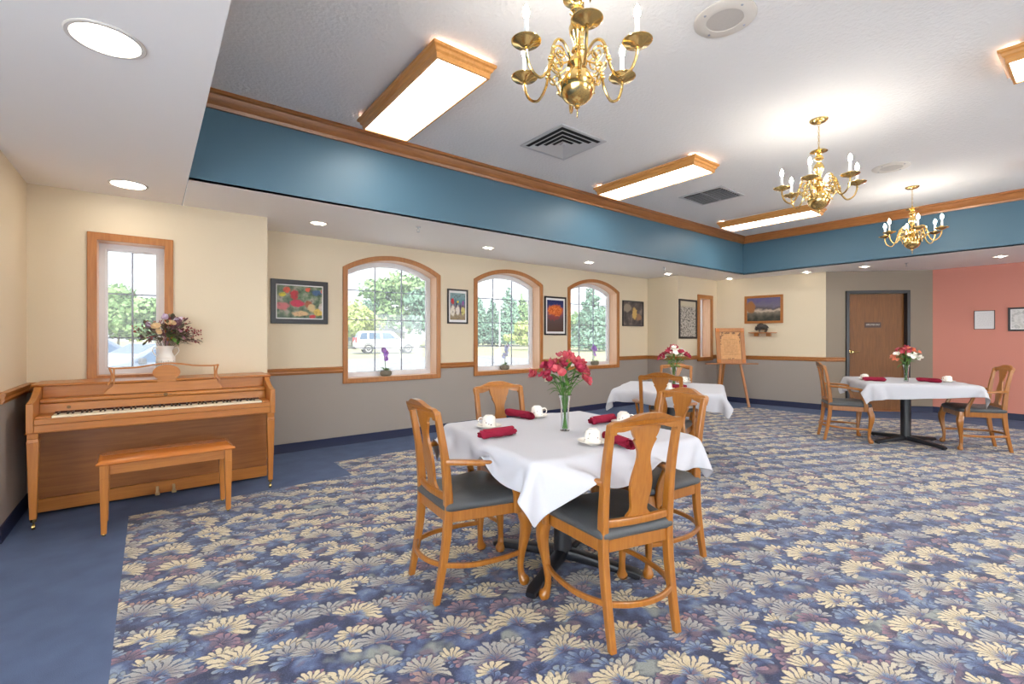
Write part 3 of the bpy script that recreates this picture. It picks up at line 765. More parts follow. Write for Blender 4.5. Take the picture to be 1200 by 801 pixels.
# ------------------------------------------------------------------ chandeliers
def make_chandelier():
    r = empty('chandelier', (0, 0, 0))
    L = lambda prof, nm, seg=28: (lambda mb: (mb.lathe(prof, seg), mb.build(nm, M['brass'], r, angle=40))[1])(MB())
    # all heights relative to the ceiling
    L([(0.0, -0.034), (0.012, -0.034), (0.016, -0.026), (0.05, -0.022), (0.066, -0.010), (0.07, 0.0)], 'canopy')
    mb = MB(); z = -0.034; k = 0
    while z > -0.232:
        pts = []
        for q in range(12):
            a = 2 * PI * q / 12; e = 0.007 * cos(a)
            pts.append((e if k % 2 else 0, 0 if k % 2 else e, z - 0.012 + 0.015 * sin(a)))
        mb.tube(pts, 0.0019, 6, closed=True); z -= 0.0245; k += 1
    mb.build('chain', M['brass'], r)
    L([(0.0, -0.225), (0.008, -0.232), (0.010, -0.25), (0.02, -0.256), (0.058, -0.262), (0.066, -0.270), (0.050, -0.276), (0.024, -0.286), (0.016, -0.30), (0.034, -0.318), (0.036, -0.332), (0.018, -0.348), (0.015, -0.36),
       (0.030, -0.378), (0.040, -0.402), (0.036, -0.432), (0.022, -0.466), (0.016, -0.49), (0.026, -0.50), (0.028, -0.512), (0.017, -0.524), (0.017, -0.545), (0.044, -0.552), (0.047, -0.572), (0.030, -0.584), (0.024, -0.596)], 'column')
    mb = MB(); mb.ball((0, 0, -0.676), 0.084, 32, 20); mb.build('globe', M['brass'], r)
    L([(0.014, -0.752), (0.018, -0.760), (0.012, -0.768), (0.013, -0.775), (0.0, -0.785)], 'finial')
    mb = MB(); mb.tube([(0.018 * cos(2 * PI * q / 16), 0, -0.800 + 0.020 * sin(2 * PI * q / 16)) for q in range(16)], 0.0026, 6, closed=True); mb.build('pull_ring', M['brass'], r)
    arm = None
    for k in range(6):
        a = math.radians(6.5 + 60 * k)
        if arm is None:
            mb = MB()
            p = smoothpath([(0.040, 0, -0.562), (0.052, 0, -0.525), (0.088, 0, -0.488), (0.125, 0, -0.505), (0.148, 0, -0.575), (0.165, 0, -0.640), (0.205, 0, -0.690), (0.252, 0, -0.670), (0.277, 0, -0.615), (0.28, 0, -0.572)], 5)
            mb.tube(p, 0.0068, 8)
            for q in ((0.134, -0.535), (0.149, -0.580), (0.153, -0.594)): mb.ball((q[0], 0, q[1]), (0.0125, 0.0125, 0.007), 10, 6)
            arm = mb.build('arm', M['brass'], r)
            mb = MB()
            def spiral(cx, cz, r0, t0, turns, sg, n=22):
                return [(cx + (r0 * (1 - 0.78 * i / n)) * cos(t0 + sg * turns * 2 * PI * i / n), 0, cz + (r0 * (1 - 0.78 * i / n)) * sin(t0 + sg * turns * 2 * PI * i / n)) for i in range(n + 1)]
            mb.tube(spiral(0.098, -0.548, 0.036, -0.4, 1.4, 1), 0.0042, 6)
            mb.tube(spiral(0.112, -0.612, 0.030, 0.6, 1.35, -1), 0.0042, 6)
            mb.tube(smoothpath([(0.128, 0, -0.562), (0.10, 0, -0.590), (0.070, 0, -0.585), (0.046, 0, -0.568)], 4), 0.0042, 6)
            mb.tube(smoothpath([(0.136, 0, -0.60), (0.105, 0, -0.645), (0.096, 0, -0.672), (0.104, 0, -0.682)], 4), 0.0042, 6)
            mb.build('scroll', M['brass'], arm)
            mb = MB(); mb.lathe([(0.006, -0.580), (0.022, -0.577), (0.034, -0.568), (0.058, -0.562), (0.066, -0.555), (0.066, -0.5525), (0.056, -0.558), (0.030, -0.562), (0.020, -0.556), (0.017, -0.545), (0.019, -0.540), (0.019, -0.534), (0.0, -0.534)], 28, (0.28, 0, 0))
            mb.build('drip_pan', M['brass'], arm)
            mb = MB(); mb.lathe([(0.0105, -0.536), (0.0105, -0.452), (0.0, -0.452)], 14, (0.28, 0, 0)); mb.build('candle_sleeve', M['white'], arm)
            mb = MB(); mb.lathe([(0.006, -0.452), (0.0115, -0.444), (0.0145, -0.431), (0.0125, -0.416), (0.007, -0.402), (0.003, -0.394), (0, -0.390)], 12, (0.28, 0, 0)); mb.build('bulb', M['bulb'], arm)
            arm.rotation_euler = (0, 0, a)
        else:
            c = copy_tree(arm, r); c.rotation_euler = (0, 0, a)
    return r
ch = make_chandelier()
ch.location = (1.575, 1.53, ZC); ch.rotation_euler = (0, 0, math.radians(45.6))
G = 'brass candle chandeliers'
tag(ch, 'brass six arm candle chandelier cut off by the top of the photo, largest in view', 'chandelier', G)
for x, y, rz, lb in ((4.48, 1.522, 0, 'brass six arm candle chandelier in the middle, beside the flush speaker'), (7.37, 1.495, math.radians(15.6), 'brass six arm candle chandelier farthest away, near the red wall')):
    c = copy_tree(ch); c.location = (x, y, ZC); c.rotation_euler = (0, 0, rz); c['label'] = lb

# ------------------------------------------------------------------ dining chairs (front towards +y)
def make_chair():
    r = empty('dining_chair', (0, 0, 0))
    W_ = M['chair']
    # back posts: sabre leg below, raked back above
    prof = [(-0.245, 0.0, 0.030), (-0.222, 0.12, 0.034), (-0.196, 0.28, 0.040), (-0.185, 0.43, 0.044), (-0.190, 0.55, 0.042), (-0.205, 0.70, 0.036), (-0.232, 0.85, 0.030), (-0.244, 0.915, 0.026)]
    sp = smoothpath([(p[0], p[1], p[2]) for p in prof], 4)
    outl = [(p.x + p.z / 2, p.y) for p in sp] + [(p.x - p.z / 2, p.y) for p in reversed(sp)]
    for s in (-1, 1):
        mb = MB()
        xo = lambda z: s * (0.168 + 0.006 * z)
        mb.prism(outl, lambda p: (xo(p[1]) - 0.0155, p[0], p[1]), lambda p: (xo(p[1]) + 0.0155, p[0], p[1]))
        mb.build('back_post', W_, r, bevel=0.005)
    def yb(z):  # centre line of the back at height z
        for a, b in zip(sp[:-1], sp[1:]):
            if a.y <= z <= b.y: return a.x + (b.x - a.x) * (z - a.y) / (b.y - a.y)
        return sp[-1].x
    # crest rail with a raised middle and rounded shoulders
    up = [(0.0, 0.957), (0.05, 0.954), (0.095, 0.940), (0.135, 0.928), (0.168, 0.927), (0.186, 0.917), (0.191, 0.900)]
    lo = [(0.186, 0.872), (0.158, 0.872), (0.156, 0.884), (0.13, 0.884), (0.09, 0.893), (0.05, 0.904), (0.0, 0.907)]
    up2 = [(p.x, p.y) for p in smoothpath([(a, b, 0) for a, b in up], 3)]
    lo2 = [(p.x, p.y) for p in smoothpath([(a, b, 0) for a, b in lo], 3)]
    half = up2 + lo2
    poly = half + [(-a, b) for a, b in reversed(half)][1:-1]
    poly = [(a, b) for a, b in poly]
    mb = MB(); arc = lambda x: -0.016 * (1 - (x / 0.19) ** 2)
    mb.prism(poly, lambda p: (p[0], -0.228 - (p[1] - 0.87) * 0.28 + arc(p[0]) + 0.0, p[1]), lambda p: (p[0], -0.228 - (p[1] - 0.87) * 0.28 + arc(p[0]) - 0.026, p[1]))
    mb.build('crest_rail', W_, r, bevel=0.006)
    # fiddle splat
    sz = [(0.50, 0.062), (0.515, 0.060), (0.53, 0.046), (0.55, 0.042), (0.60, 0.051), (0.645, 0.056), (0.69, 0.050), (0.74, 0.036), (0.775, 0.033), (0.80, 0.038), (0.825, 0.050), (0.838, 0.058), (0.846, 0.052), (0.852, 0.058), (0.872, 0.068), (0.90, 0.074), (0.912, 0.074)]
    sp2 = [(p.x, p.y) for p in smoothpath([(w, z, 0) for z, w in sz], 3)]
    mb = MB(); n = len(sp2)
    yc = lambda z: yb(z) - 0.004 - 0.012 * sin(PI * min(1, max(0, (z - 0.5) / 0.4)))
    vs = []
    for d in (0.007, -0.007):
        for w, z in sp2: vs += [(-w, yc(z) + d, z), (0, yc(z) + d - 0.002, z), (w, yc(z) + d, z)]
    fs = []; o = 3 * n
    for i in range(n - 1):
        for q in (0, 1):
            fs.append((i * 3 + q, i * 3 + q + 1, i * 3 + q + 4, i * 3 + q + 3)); fs.append((o + i * 3 + q, o + i * 3 + q + 3, o + i * 3 + q + 4, o + i * 3 + q + 1))
        fs.append((i * 3, i * 3 + 3, o + i * 3 + 3, o + i * 3)); fs.append((i * 3 + 2, o + i * 3 + 2, o + i * 3 + 5, i * 3 + 5))
    fs += [(0, o, o + 1, 1), (1, o + 1, o + 2, 2), (3 * n - 3, 3 * n - 2, o + 3 * n - 2, o + 3 * n - 3), (3 * n - 2, 3 * n - 1, o + 3 * n - 1, o + 3 * n - 2)]
    mb.add(vs, fs); mb.build('splat', W_, r)
    # lower back rail, bowed backwards
    mb = MB(); pts = [(x, yb(0.50) + arc(x) * 1.2 + 0.004, 0.495) for x in np.linspace(-0.166, 0.166, 11)]
    mb.tube(pts, [(0.017, 0.012)] * 11, 12, sec=0.45, up=(0, 0, 1)); mb.build('back_rail', W_, r)
    # seat frame: rails in one bent hoop
    def seat_outline(g, n=8):
        pts = []
        cs = [(0.185, -0.205), (0.255, 0.225), (-0.255, 0.225), (-0.185, -0.205)]
        rad = [0.02, 0.075, 0.075, 0.02]
        for i, (c, q) in enumerate(zip(cs, rad)):
            p0 = Vector(cs[i - 1]); p1 = Vector(c); p2 = Vector(cs[(i + 1) % 4])
            a = (p0 - p1).normalized(); b = (p2 - p1).normalized()
            for k in range(n + 1):
                t = k / n; s0 = p1 + a * q; s1 = p1 + b * q
                p = s0 * (1 - t) ** 2 + p1 * (2 * t * (1 - t)) + s1 * t * t
                pts.append(p)
        # bow the front edge
        out = []
        for i, p in enumerate(pts):
            q = p.copy()
            if q.y > 0.20: q.y += 0.018 * (1 - (q.x / 0.2) ** 2) if abs(q.x) < 0.2 else 0
            out.append(q)
        c = Vector((0, 0.01)); res = []
        for p in out:
            d = (p - c); res.append(c + d * (1 + g / d.length))
        return res
    # extra points along the front edge
    def densify(pts):
        out = []
        for a, b in zip(pts, pts[1:] + pts[:1]):
            out.append(a); L_ = (b - a).length
            for k in range(1, int(L_ / 0.05) + 1): out.append(a.lerp(b, k / (int(L_ / 0.05) + 1)))
        return out
    o_ = [tuple(p) for p in densify(seat_outline(-0.012))]; i_ = [tuple(p) for p in densify(seat_outline(-0.045))]
    m_ = min(len(o_), len(i_))
    if len(o_) != len(i_): i_ = [tuple(Vector(p) * 0.86) for p in o_]
    mb = MB(); mb.ring(o_, i_, lambda p: (p[0], p[1], 0.375), lambda p: (p[0], p[1], 0.436)); mb.build('seat_frame', W_, r, bevel=0.004)
    # cushion
    pr = [(-0.03, 0.428), (-0.004, 0.431), (0.006, 0.442), (0.006, 0.456), (-0.002, 0.468), (-0.03, 0.480), (-0.08, 0.490), (-0.14, 0.494), (-0.185, 0.495)]
    base_o = densify(seat_outline(0.0)); vs = []; fs = []; n = len(base_o); c = Vector((0, 0.01))
    for g, z in pr:
        for p in base_o:
            d = p - c; q = c + d * max(0.03, 1 + g / d.length); vs.append((q.x, q.y, z))
    for i in range(len(pr) - 1):
        for k in range(n): fs.append((i * n + k, i * n + (k + 1) % n, (i + 1) * n + (k + 1) % n, (i + 1) * n + k))
    fs.append(tuple(range(n))); fs.append(tuple((len(pr) - 1) * n + k for k in range(n)))
    mb = MB(); mb.add(vs, fs); mb.build('seat', M['seat'], r, angle=80)
    # cabriole front legs with pad feet
    for s in (-1, 1):
        mb = MB()
        p = smoothpath([(s * 0.222, 0.198, 0.432), (s * 0.226, 0.203, 0.385), (s * 0.238, 0.215, 0.335), (s * 0.238, 0.214, 0.27), (s * 0.226, 0.203, 0.18), (s * 0.219, 0.197, 0.10), (s * 0.222, 0.202, 0.05), (s * 0.231, 0.211, 0.024), (s * 0.232, 0.213, 0.004)], 4)
        rr = smoothlist([0.030, 0.031, 0.032, 0.027, 0.0195, 0.0155, 0.0175, 0.027, 0.021], 4)
        mb.tube(p, rr, 12, sec=0.8, up=(0, 1, 0)); mb.build('leg', W_, r)
    # arms and their curved supports
    for s in (-1, 1):
        mb = MB()
        p = smoothpath([(s * 0.178, yb(0.665) + 0.004, 0.668), (s * 0.205, -0.15, 0.668), (s * 0.250, -0.06, 0.664), (s * 0.272, 0.03, 0.655), (s * 0.270, 0.085, 0.648), (s * 0.262, 0.112, 0.640)], 4)
        mb.tube(p, [(a, b) for a, b in zip(smoothlist([0.014, 0.014, 0.0135, 0.0145, 0.015, 0.012], 4), smoothlist([0.014, 0.017, 0.021, 0.024, 0.022, 0.016], 4))], 12, sec=0.6, up=(0, 0, 1))
        arm = mb.build('armrest', W_, r)
        mb = MB()
        p = smoothpath([(s * 0.266, 0.098, 0.646), (s * 0.264, 0.110, 0.60), (s * 0.258, 0.128, 0.545), (s * 0.254, 0.150, 0.49), (s * 0.254, 0.158, 0.44), (s * 0.252, 0.158, 0.385)], 4)
        mb.tube(p, [(a, b) for a, b in zip(smoothlist([0.017, 0.016, 0.016, 0.019, 0.022, 0.020], 4), smoothlist([0.013, 0.012, 0.012, 0.013, 0.014, 0.013], 4))], 12, sec=0.6, up=(0, 1, 0))
        mb.build('arm_support', W_, r)
    # bent stretchers
    for s in (-1, 1):
        mb = MB(); p = smoothpath([(s * 0.222, 0.196, 0.165), (s * 0.238, 0.08, 0.168), (s * 0.228, -0.08, 0.172), (s * 0.174, -0.205, 0.178)], 4)
        mb.tube(p, [(0.0125, 0.010)] * len(p), 10, sec=0.6); mb.build('stretcher', W_, r)
    mb = MB(); p = smoothpath([(-0.166, -0.212, 0.178), (-0.09, -0.250, 0.178), (0, -0.264, 0.178), (0.09, -0.250, 0.178), (0.166, -0.212, 0.178)], 4)
    mb.tube(p, [(0.0125, 0.010)] * len(p), 10, sec=0.6); mb.build('stretcher', W_, r)
    return r
T1 = (1.84, 1.90, math.radians(-9), 1.04); T2 = (4.37, 2.88, math.radians(28), 1.04); T3 = (7.24, 1.53, math.radians(-60), 1.04)
chair0 = make_chair()
CH = []
def place_chair(rear, head, label, cat='chair', group='honey wood dining armchairs'):
    """rear: point on the floor between the back feet; head: direction the chair faces"""
    h = Vector(head).normalized()
    o = chair0 if not CH else copy_tree(chair0)
    c = Vector(rear) + h * 0.24
    o.location = (c.x, c.y, 0); o.rotation_euler = (0, 0, math.atan2(h.y, h.x) - PI / 2)
    tag(o, label, cat, group); CH.append(o)
    return o
place_chair((1.09, 2.125), (0.99, -0.10), 'honey wood armchair at the left side of the near table, seen from its side')
place_chair((1.625, 1.19), (0.235, 0.97), 'honey wood armchair nearest the camera, its back turned to the viewer')
place_chair((2.56, 1.61), (-0.97, 0.24), 'honey wood armchair on the right side of the near table, its back shining white')
place_chair((1.93, 2.63), (-0.15, -0.99), 'honey wood armchair at the window side of the near table')
place_chair((3.60, 2.47), (0.88, 0.47), 'honey wood armchair with its back to us at the table by the easel')
place_chair((5.10, 3.28), (-0.88, -0.47), 'honey wood armchair facing us behind the table by the easel')
place_chair((6.765, 2.265), (0.5, -0.866), 'honey wood armchair at the left end of the table before the brown door')
place_chair((7.62, 0.755), (-0.47, 0.88), 'honey wood armchair in front of the red wall')

# ------------------------------------------------------------------ pedestal tables and their cloths
def make_table(size):
    r = empty('dining_table', (0, 0, 0))
    h = size / 2
    mb = MB(); mb.box(-h + .014, h - .014, -h + .014, h - .014, 0.712, 0.740); mb.build('tabletop', wood('table_laminate', srgb(150, 96, 52), srgb(170, 116, 66), 'x'), r, bevel=0.01)
    mb = MB(); mb.box(-0.22, 0.22, -0.03, 0.03, 0.69, 0.712); mb.box(-0.03, 0.03, -0.22, 0.22, 0.69, 0.7118); mb.build('top_plate', M['black'], r)
    mb = MB(); mb.lathe([(0.052, 0.055), (0.056, 0.07), (0.051, 0.09), (0.051, 0.66), (0.075, 0.69)], 28); mb.build('column', M['black'], r)
    for k in range(4):
        mb = MB()
        p = [(0.0, 0, 0.055), (0.10, 0, 0.052), (0.30, 0, 0.036), (0.40, 0, 0.028), (0.435, 0, 0.020)]
        mb.tube(p, [(0.030, 0.036), (0.028, 0.034), (0.020, 0.032), (0.020, 0.034), (0.014, 0.026)], 12, sec=0.5, up=(0, 0, 1))
        o = mb.build('base_foot', M['black'], r); o.rotation_euler = (0, 0, k * PI / 2 + math.radians(34))
        mb = MB(); mb.lathe([(0.014, 0.0), (0.016, 0.003), (0.012, 0.012)], 12, (0.405, 0, 0)); mb.build('glide', M['black'], o)
    return r
tab = make_table(1.04)
TG = 'pedestal dining tables'
TABS = []
for (x, y, a, s), lb in ((T1, 'square black pedestal table under a white cloth, nearest the camera'), (T2, 'square pedestal table under a white cloth between near table and easel'), (T3, 'square black pedestal table under a white cloth in front of the brown door')):
    o = tab if not TABS else copy_tree(tab)
    o.location = (x, y, 0); o.rotation_euler = (0, 0, a); tag(o, lb, 'table', TG); TABS.append(o)

def cloth(T, size, off, rot, chairs, seed, name_label):
    """drape a square cloth over a table with a small position based solver"""
    rng = np.random.RandomState(seed)
    N_ = 53; hs = size / 2; top = 0.7435; h = T[3] / 2
    g = np.linspace(-hs, hs, N_); X, Y = np.meshgrid(g, g, indexing='ij')
    ca, sa = cos(rot), sin(rot)
    P = np.stack([X * ca - Y * sa + off[0], X * sa + Y * ca + off[1], np.full_like(X, top + 0.003)], -1)
    P[..., 2] += rng.rand(N_, N_) * 0.002
    V = np.zeros_like(P); d0 = g[1] - g[0]
    # capsules: chair arms and backs near the table, in table space
    caps = []
    R = Matrix.Rotation(-T[2], 3, 'Z')
    for c in chairs:
        for s in (-1, 1):
            for A, B, rad in (((s * .205, -.15, .668), (s * .268, .10, .648), .027), ((s * .266, .10, .645), (s * .256, .15, .47), .024)):
                q = []
                for p in (A, B):
                    w = Matrix.Rotation(c.rotation_euler[2], 3, 'Z') @ Vector(p) + c.location - Vector((T[0], T[1], 0))
                    q.append(np.array(R @ w))
                caps.append((q[0], q[1], rad))
    def con(a, b, rest, k):
        d = P[b] - P[a]; L = np.linalg.norm(d, axis=-1, keepdims=True)
        c = d * (0.5 * k * (L - rest) / np.maximum(L, 1e-9)); P[a] += c; P[b] -= c
    S = slice
    for it in range(170):
        V *= 0.965; V[..., 2] -= 9.8 * 0.012
        old = P.copy(); P += V * 0.012
        for _ in range(14):
            for q in (0, 1):
                con((S(q, N_ - 1, 2), S(None)), (S(q + 1, N_, 2), S(None)), d0, 1.0)
                con((S(None), S(q, N_ - 1, 2)), (S(None), S(q + 1, N_, 2)), d0, 1.0)
            for q in (0, 1):
                con((S(q, N_ - 1, 2), S(0, N_ - 1)), (S(q + 1, N_, 2), S(1, N_)), d0 * 1.41421, 0.35)
                con((S(q, N_ - 1, 2), S(1, N_)), (S(q + 1, N_, 2), S(0, N_ - 1)), d0 * 1.41421, 0.35)
            for q in range(4):
                con((S(q, N_ - 2, 4), S(None)), (S(q + 2, N_, 4), S(None)), d0 * 2, 0.10)
                con((S(None), S(q, N_ - 2, 4)), (S(None), S(q + 2, N_, 4)), d0 * 2, 0.10)
            # table top and its edge
            x, y, z = P[..., 0], P[..., 1], P[..., 2]
            ins = (np.abs(x) < h + 0.006) & (np.abs(y) < h + 0.006) & (z < top)
            up = ins & ((z > top - 0.03) & (np.minimum(h - np.abs(x), h - np.abs(y)) > top - z - 0.008))
            z[up] = top
            sd = ins & ~up & (z > 0.69)
            dx = h + 0.006 - np.abs(x); dy = h + 0.006 - np.abs(y)
            mx = sd & (dx <= dy); my = sd & (dy < dx)
            x[mx] = np.sign(x[mx]) * (h + 0.006); y[my] = np.sign(y[my]) * (h + 0.006)
            for A, B, rad in caps:
                ab = B - A; t = np.clip(((P - A) @ ab) / ab.dot(ab), 0, 1)
                cc = A + t[..., None] * ab; dv = P - cc; dist = np.linalg.norm(dv, axis=-1); m = dist < rad + 0.004
                if m.any(): P[m] = cc[m] + dv[m] / np.maximum(dist[m], 1e-6)[:, None] * (rad + 0.004)
        V = (P - old) / 0.012
        on = P[..., 2] > top - 0.004
        V[on] *= 0.2
    mb = MB(); vs = [tuple(p) for p in P.reshape(-1, 3)]
    fs = [(i * N_ + j, (i + 1) * N_ + j, (i + 1) * N_ + j + 1, i * N_ + j + 1) for i in range(N_ - 1) for j in range(N_ - 1)]
    mb.add(vs, fs)
    o = mb.build('tablecloth', M['cloth'], None, angle=180)
    o.location = (T[0], T[1], 0); o.rotation_euler = (0, 0, T[2])
    so = o.modifiers.new('cloth_thickness', 'SOLIDIFY'); so.thickness = 0.0012; so.offset = 1.0
    sb = o.modifiers.new('round', 'SUBSURF'); sb.levels = 1; sb.render_levels = 1
    return tag(o, name_label, 'tablecloth', 'white tablecloths')
cloth(T1, 1.31, (-0.025, -0.02), math.radians(3), CH[0:4], 1, 'white tablecloth with a long hanging corner on the table nearest the camera')
cloth(T2, 1.31, (0.0, -0.01), math.radians(-3), CH[4:6], 2, 'white tablecloth on the table by the easel')
cloth(T3, 1.33, (0.0, 0.0), math.radians(4), CH[6:8], 3, 'white tablecloth on the table before the brown door')
TZ = 0.7452

# ------------------------------------------------------------------ table settings
def make_saucer():
    mb = MB(); mb.lathe([(0.0, 0.003), (0.026, 0.003), (0.028, 0.0), (0.032, 0.0), (0.034, 0.004), (0.056, 0.011), (0.072, 0.017), (0.073, 0.019), (0.055, 0.0145), (0.034, 0.0085), (0.0, 0.0075)], 36)
    return mb.build('saucer', M['ceramic'], None, angle=60)
def cup_material():
    m, nt, b = new_mat('floral_cup_ceramic'); N = NB(nt)
    tc = nt.nodes.new('ShaderNodeTexCoord'); sp = nt.nodes.new('ShaderNodeSeparateXYZ'); nt.links.new(tc.outputs['Object'], sp.inputs[0])
    vo = nt.nodes.new('ShaderNodeTexVoronoi'); vo.inputs['Scale'].default_value = 62; nt.links.new(tc.outputs['Object'], vo.inputs['Vector'])
    f, _ = N.noise(tc.outputs['Object'], 34, 2.0)
    band = N.mul(N.sm(sp.outputs[2], 0.012, 0.018), N.sub(1.0, N.sm(sp.outputs[2], 0.034, 0.044)))
    mk = N.mul(N.mul(N.m('LESS_THAN', vo.outputs['Distance'], 0.30), N.sm(f, 0.48, 0.56)), band)
    fl = N.ramp(vo.outputs['Color'], [(0.0, srgb(52, 60, 50)), (0.45, srgb(70, 82, 96)), (0.7, srgb(120, 84, 84)), (1.0, srgb(90, 104, 70))])
    nt.links.new(N.mix(mk, srgb(236, 231, 222), fl), b.inputs['Base Color']); setp(b, **{'Roughness': 0.2})
    return m
M['cup'] = cup_material()
def make_cup():
    r = empty('coffee_cup', (0, 0, 0))
    mb = MB(); mb.lathe([(0.0405, 0.0), (0.0415, 0.002), (0.040, 0.016), (0.038, 0.036), (0.0365, 0.052), (0.032, 0.060), (0.025, 0.0625), (0.024, 0.067), (0.0215, 0.067), (0.0205, 0.0635), (0.0, 0.063)], 32, cap=False)
    mb.build('body', M['cup'], r, angle=50)
    mb = MB(); mb.tube(smoothpath([(0.036, 0, 0.050), (0.052, 0, 0.053), (0.062, 0, 0.042), (0.060, 0, 0.026), (0.049, 0, 0.016), (0.038, 0, 0.016)], 4), [(0.0035, 0.0048)] * 21, 8)
    mb.build('handle', M['cup'], r)
    return r
def make_napkin():
    """a napkin rolled up, ends showing the spiral"""
    mb = MB(); rng = random.Random(4); L = 0.105; n = 26
    turns = 2.6; m = 44; vs = []; fs = []
    for i in range(n + 1):
        y = -L + 2 * L * i / n
        tw = 1.1 * i / n
        for k in range(m + 1):
            t = k / m; a = t * turns * 2 * PI + tw; rr = 0.007 + 0.0175 * t
            rr *= 1 + 0.10 * sin(3 * a + 9 * y / L) * t + 0.06 * sin(40 * y + k)
            yy = y + (0.012 * sin(a * 1.3) * (abs(y) / L) ** 3)
            vs.append((rr * cos(a), yy, max(0.0006, 0.0235 + rr * sin(a) * 0.93)))
    for i in range(n):
        for k in range(m): fs.append((i * (m + 1) + k, i * (m + 1) + k + 1, (i + 1) * (m + 1) + k + 1, (i + 1) * (m + 1) + k))
    mb.add(vs, fs)
    # loose turned-back flap along the roll
    vs = []; fs = []
    for i in range(13):
        y = -L * 0.9 + L * 1.8 * i / 12
        w = 0.030 * (1 - abs(i - 6) / 7.5)
        for k in range(6):
            a = 2.0 - 1.9 * k / 5 * (0.4 + w / 0.03)
            vs.append((0.027 * cos(a), y, 0.0235 + 0.0255 * sin(a)))
    for i in range(12):
        for k in range(5): fs.append((i * 6 + k, i * 6 + k + 1, (i + 1) * 6 + k + 1, (i + 1) * 6 + k))
    mb.add(vs, fs)
    o = mb.build('rolled_napkin', M['napkin'], None, angle=75)
    s = o.modifiers.new('cloth_thickness', 'SOLIDIFY'); s.thickness = 0.0016; s.offset = 1.0
    return o
sau0, cup0, nap0 = make_saucer(), make_cup(), make_napkin()
used = {}
def put(proto, key, x, y, z, rz, label, cat, group):
    o = proto if key not in used else copy_tree(proto)
    used[key] = 1
    o.location = (x, y, z); o.rotation_euler = (0, 0, math.radians(rz))
    return tag(o, label, cat, group)
def setting(x, y, rz, where, cup=True):
    put(sau0, 's', x, y, TZ, 0, 'white saucer under the cup ' + where, 'saucer', 'white saucers')
    put(cup0, 'c', x, y, TZ + 0.0075, rz, 'upturned white floral cup ' + where, 'cup', 'upturned coffee cups')
setting(1.532, 2.185, 150, 'in front of the left chair of the near table')
setting(1.985, 2.29, -40, 'at the window side of the near table')
setting(2.235, 1.79, -60, 'at the right side of the near table')
setting(1.70, 1.548, 200, 'closest to the camera on the near table')
setting(4.84, 3.00, -30, 'on the far side of the table by the easel')
setting(4.06, 2.70, 20, 'on our side of the table by the easel')
setting(6.95, 1.86, 60, 'at the left end of the table before the brown door')
setting(7.36, 1.17, 60, 'at the right end of the table before the brown door')
NG = 'rolled burgundy napkins'
for x, y, rz, lb in ((1.425, 1.955, -92, 'rolled burgundy napkin in front of the left chair of the near table'), (1.885, 2.35, -173, 'rolled burgundy napkin at the window side of the near table'),
                     (2.16, 1.885, -90, 'rolled burgundy napkin beside the cup at the right of the near table'), (1.775, 1.455, -198, 'rolled burgundy napkin partly behind the back of the nearest chair'),
                     (4.19, 2.71, 15, 'rolled burgundy napkin on the table by the easel'), (6.84, 1.74, -152, 'burgundy napkin at the left end of the table before the brown door'), (7.19, 1.31, -195, 'burgundy napkin beside the cup at the right end of the table before the brown door')):
    put(nap0, 'n', x, y, TZ, rz, lb, 'napkin', NG)

# ------------------------------------------------------------------ vases of flowers
def petal(mb, c, d, up, L, w, curl=0.3):
    """one curved petal from c along d, cupped"""
    d = Vector(d).normalized(); up = Vector(up); s = d.cross(up)
    if s.length < 1e-4: s = d.orthogonal()
    s.normalize(); u = s.cross(d)
    c = Vector(c); row = []
    for t, ww in ((0.0, 0.12), (0.35, 0.8), (0.7, 1.0), (0.92, 0.55), (1.0, 0.08)):
        p = c + d * (L * t) + u * (curl * L * t * t)
        row.append([p - s * (w * ww) + u * (0.1 * w), p - u * (0.12 * w * ww), p + s * (w * ww) + u * (0.1 * w)])
    vs = [q for r_ in row for q in r_]
    fs = [(i * 3 + k, i * 3 + k + 1, i * 3 + k + 4, i * 3 + k + 3) for i in range(4) for k in (0, 1)]
    mb.add(vs, fs)
def blossom(mb, c, d, R, n=6, open_=0.9, w=0.34):
    d = Vector(d).normalized(); a = d.orthogonal().normalized(); b = d.cross(a)
    for k in range(n):
        t = 2 * PI * k / n + random.random() * 0.3
        o = a * cos(t) + b * sin(t)
        petal(mb, c, d * (1 - open_ * 0.6) + o * open_, d, R * random.uniform(0.85, 1.1), R * w, 0.25)
def leafblade(mb, c, d, L, w, droop=0.4):
    d = Vector(d).normalized(); c = Vector(c); s = d.cross(Vector((0, 0, 1)))
    if s.length < 1e-3: s = Vector((1, 0, 0))
    s.normalize(); vs = []
    for t, ww in ((0, 0.15), (0.25, 0.8), (0.5, 1.0), (0.75, 0.75), (1.0, 0.05)):
        p = c + d * (L * t) - Vector((0, 0, droop * L * t * t)); k = Vector((0, 0, 0.12 * w * ww))
        vs += [p - s * (w * ww) + k, p - k, p + s * (w * ww) + k]
    mb.add(vs, [(i * 3 + k, i * 3 + k + 1, i * 3 + k + 4, i * 3 + k + 3) for i in range(4) for k in (0, 1)])
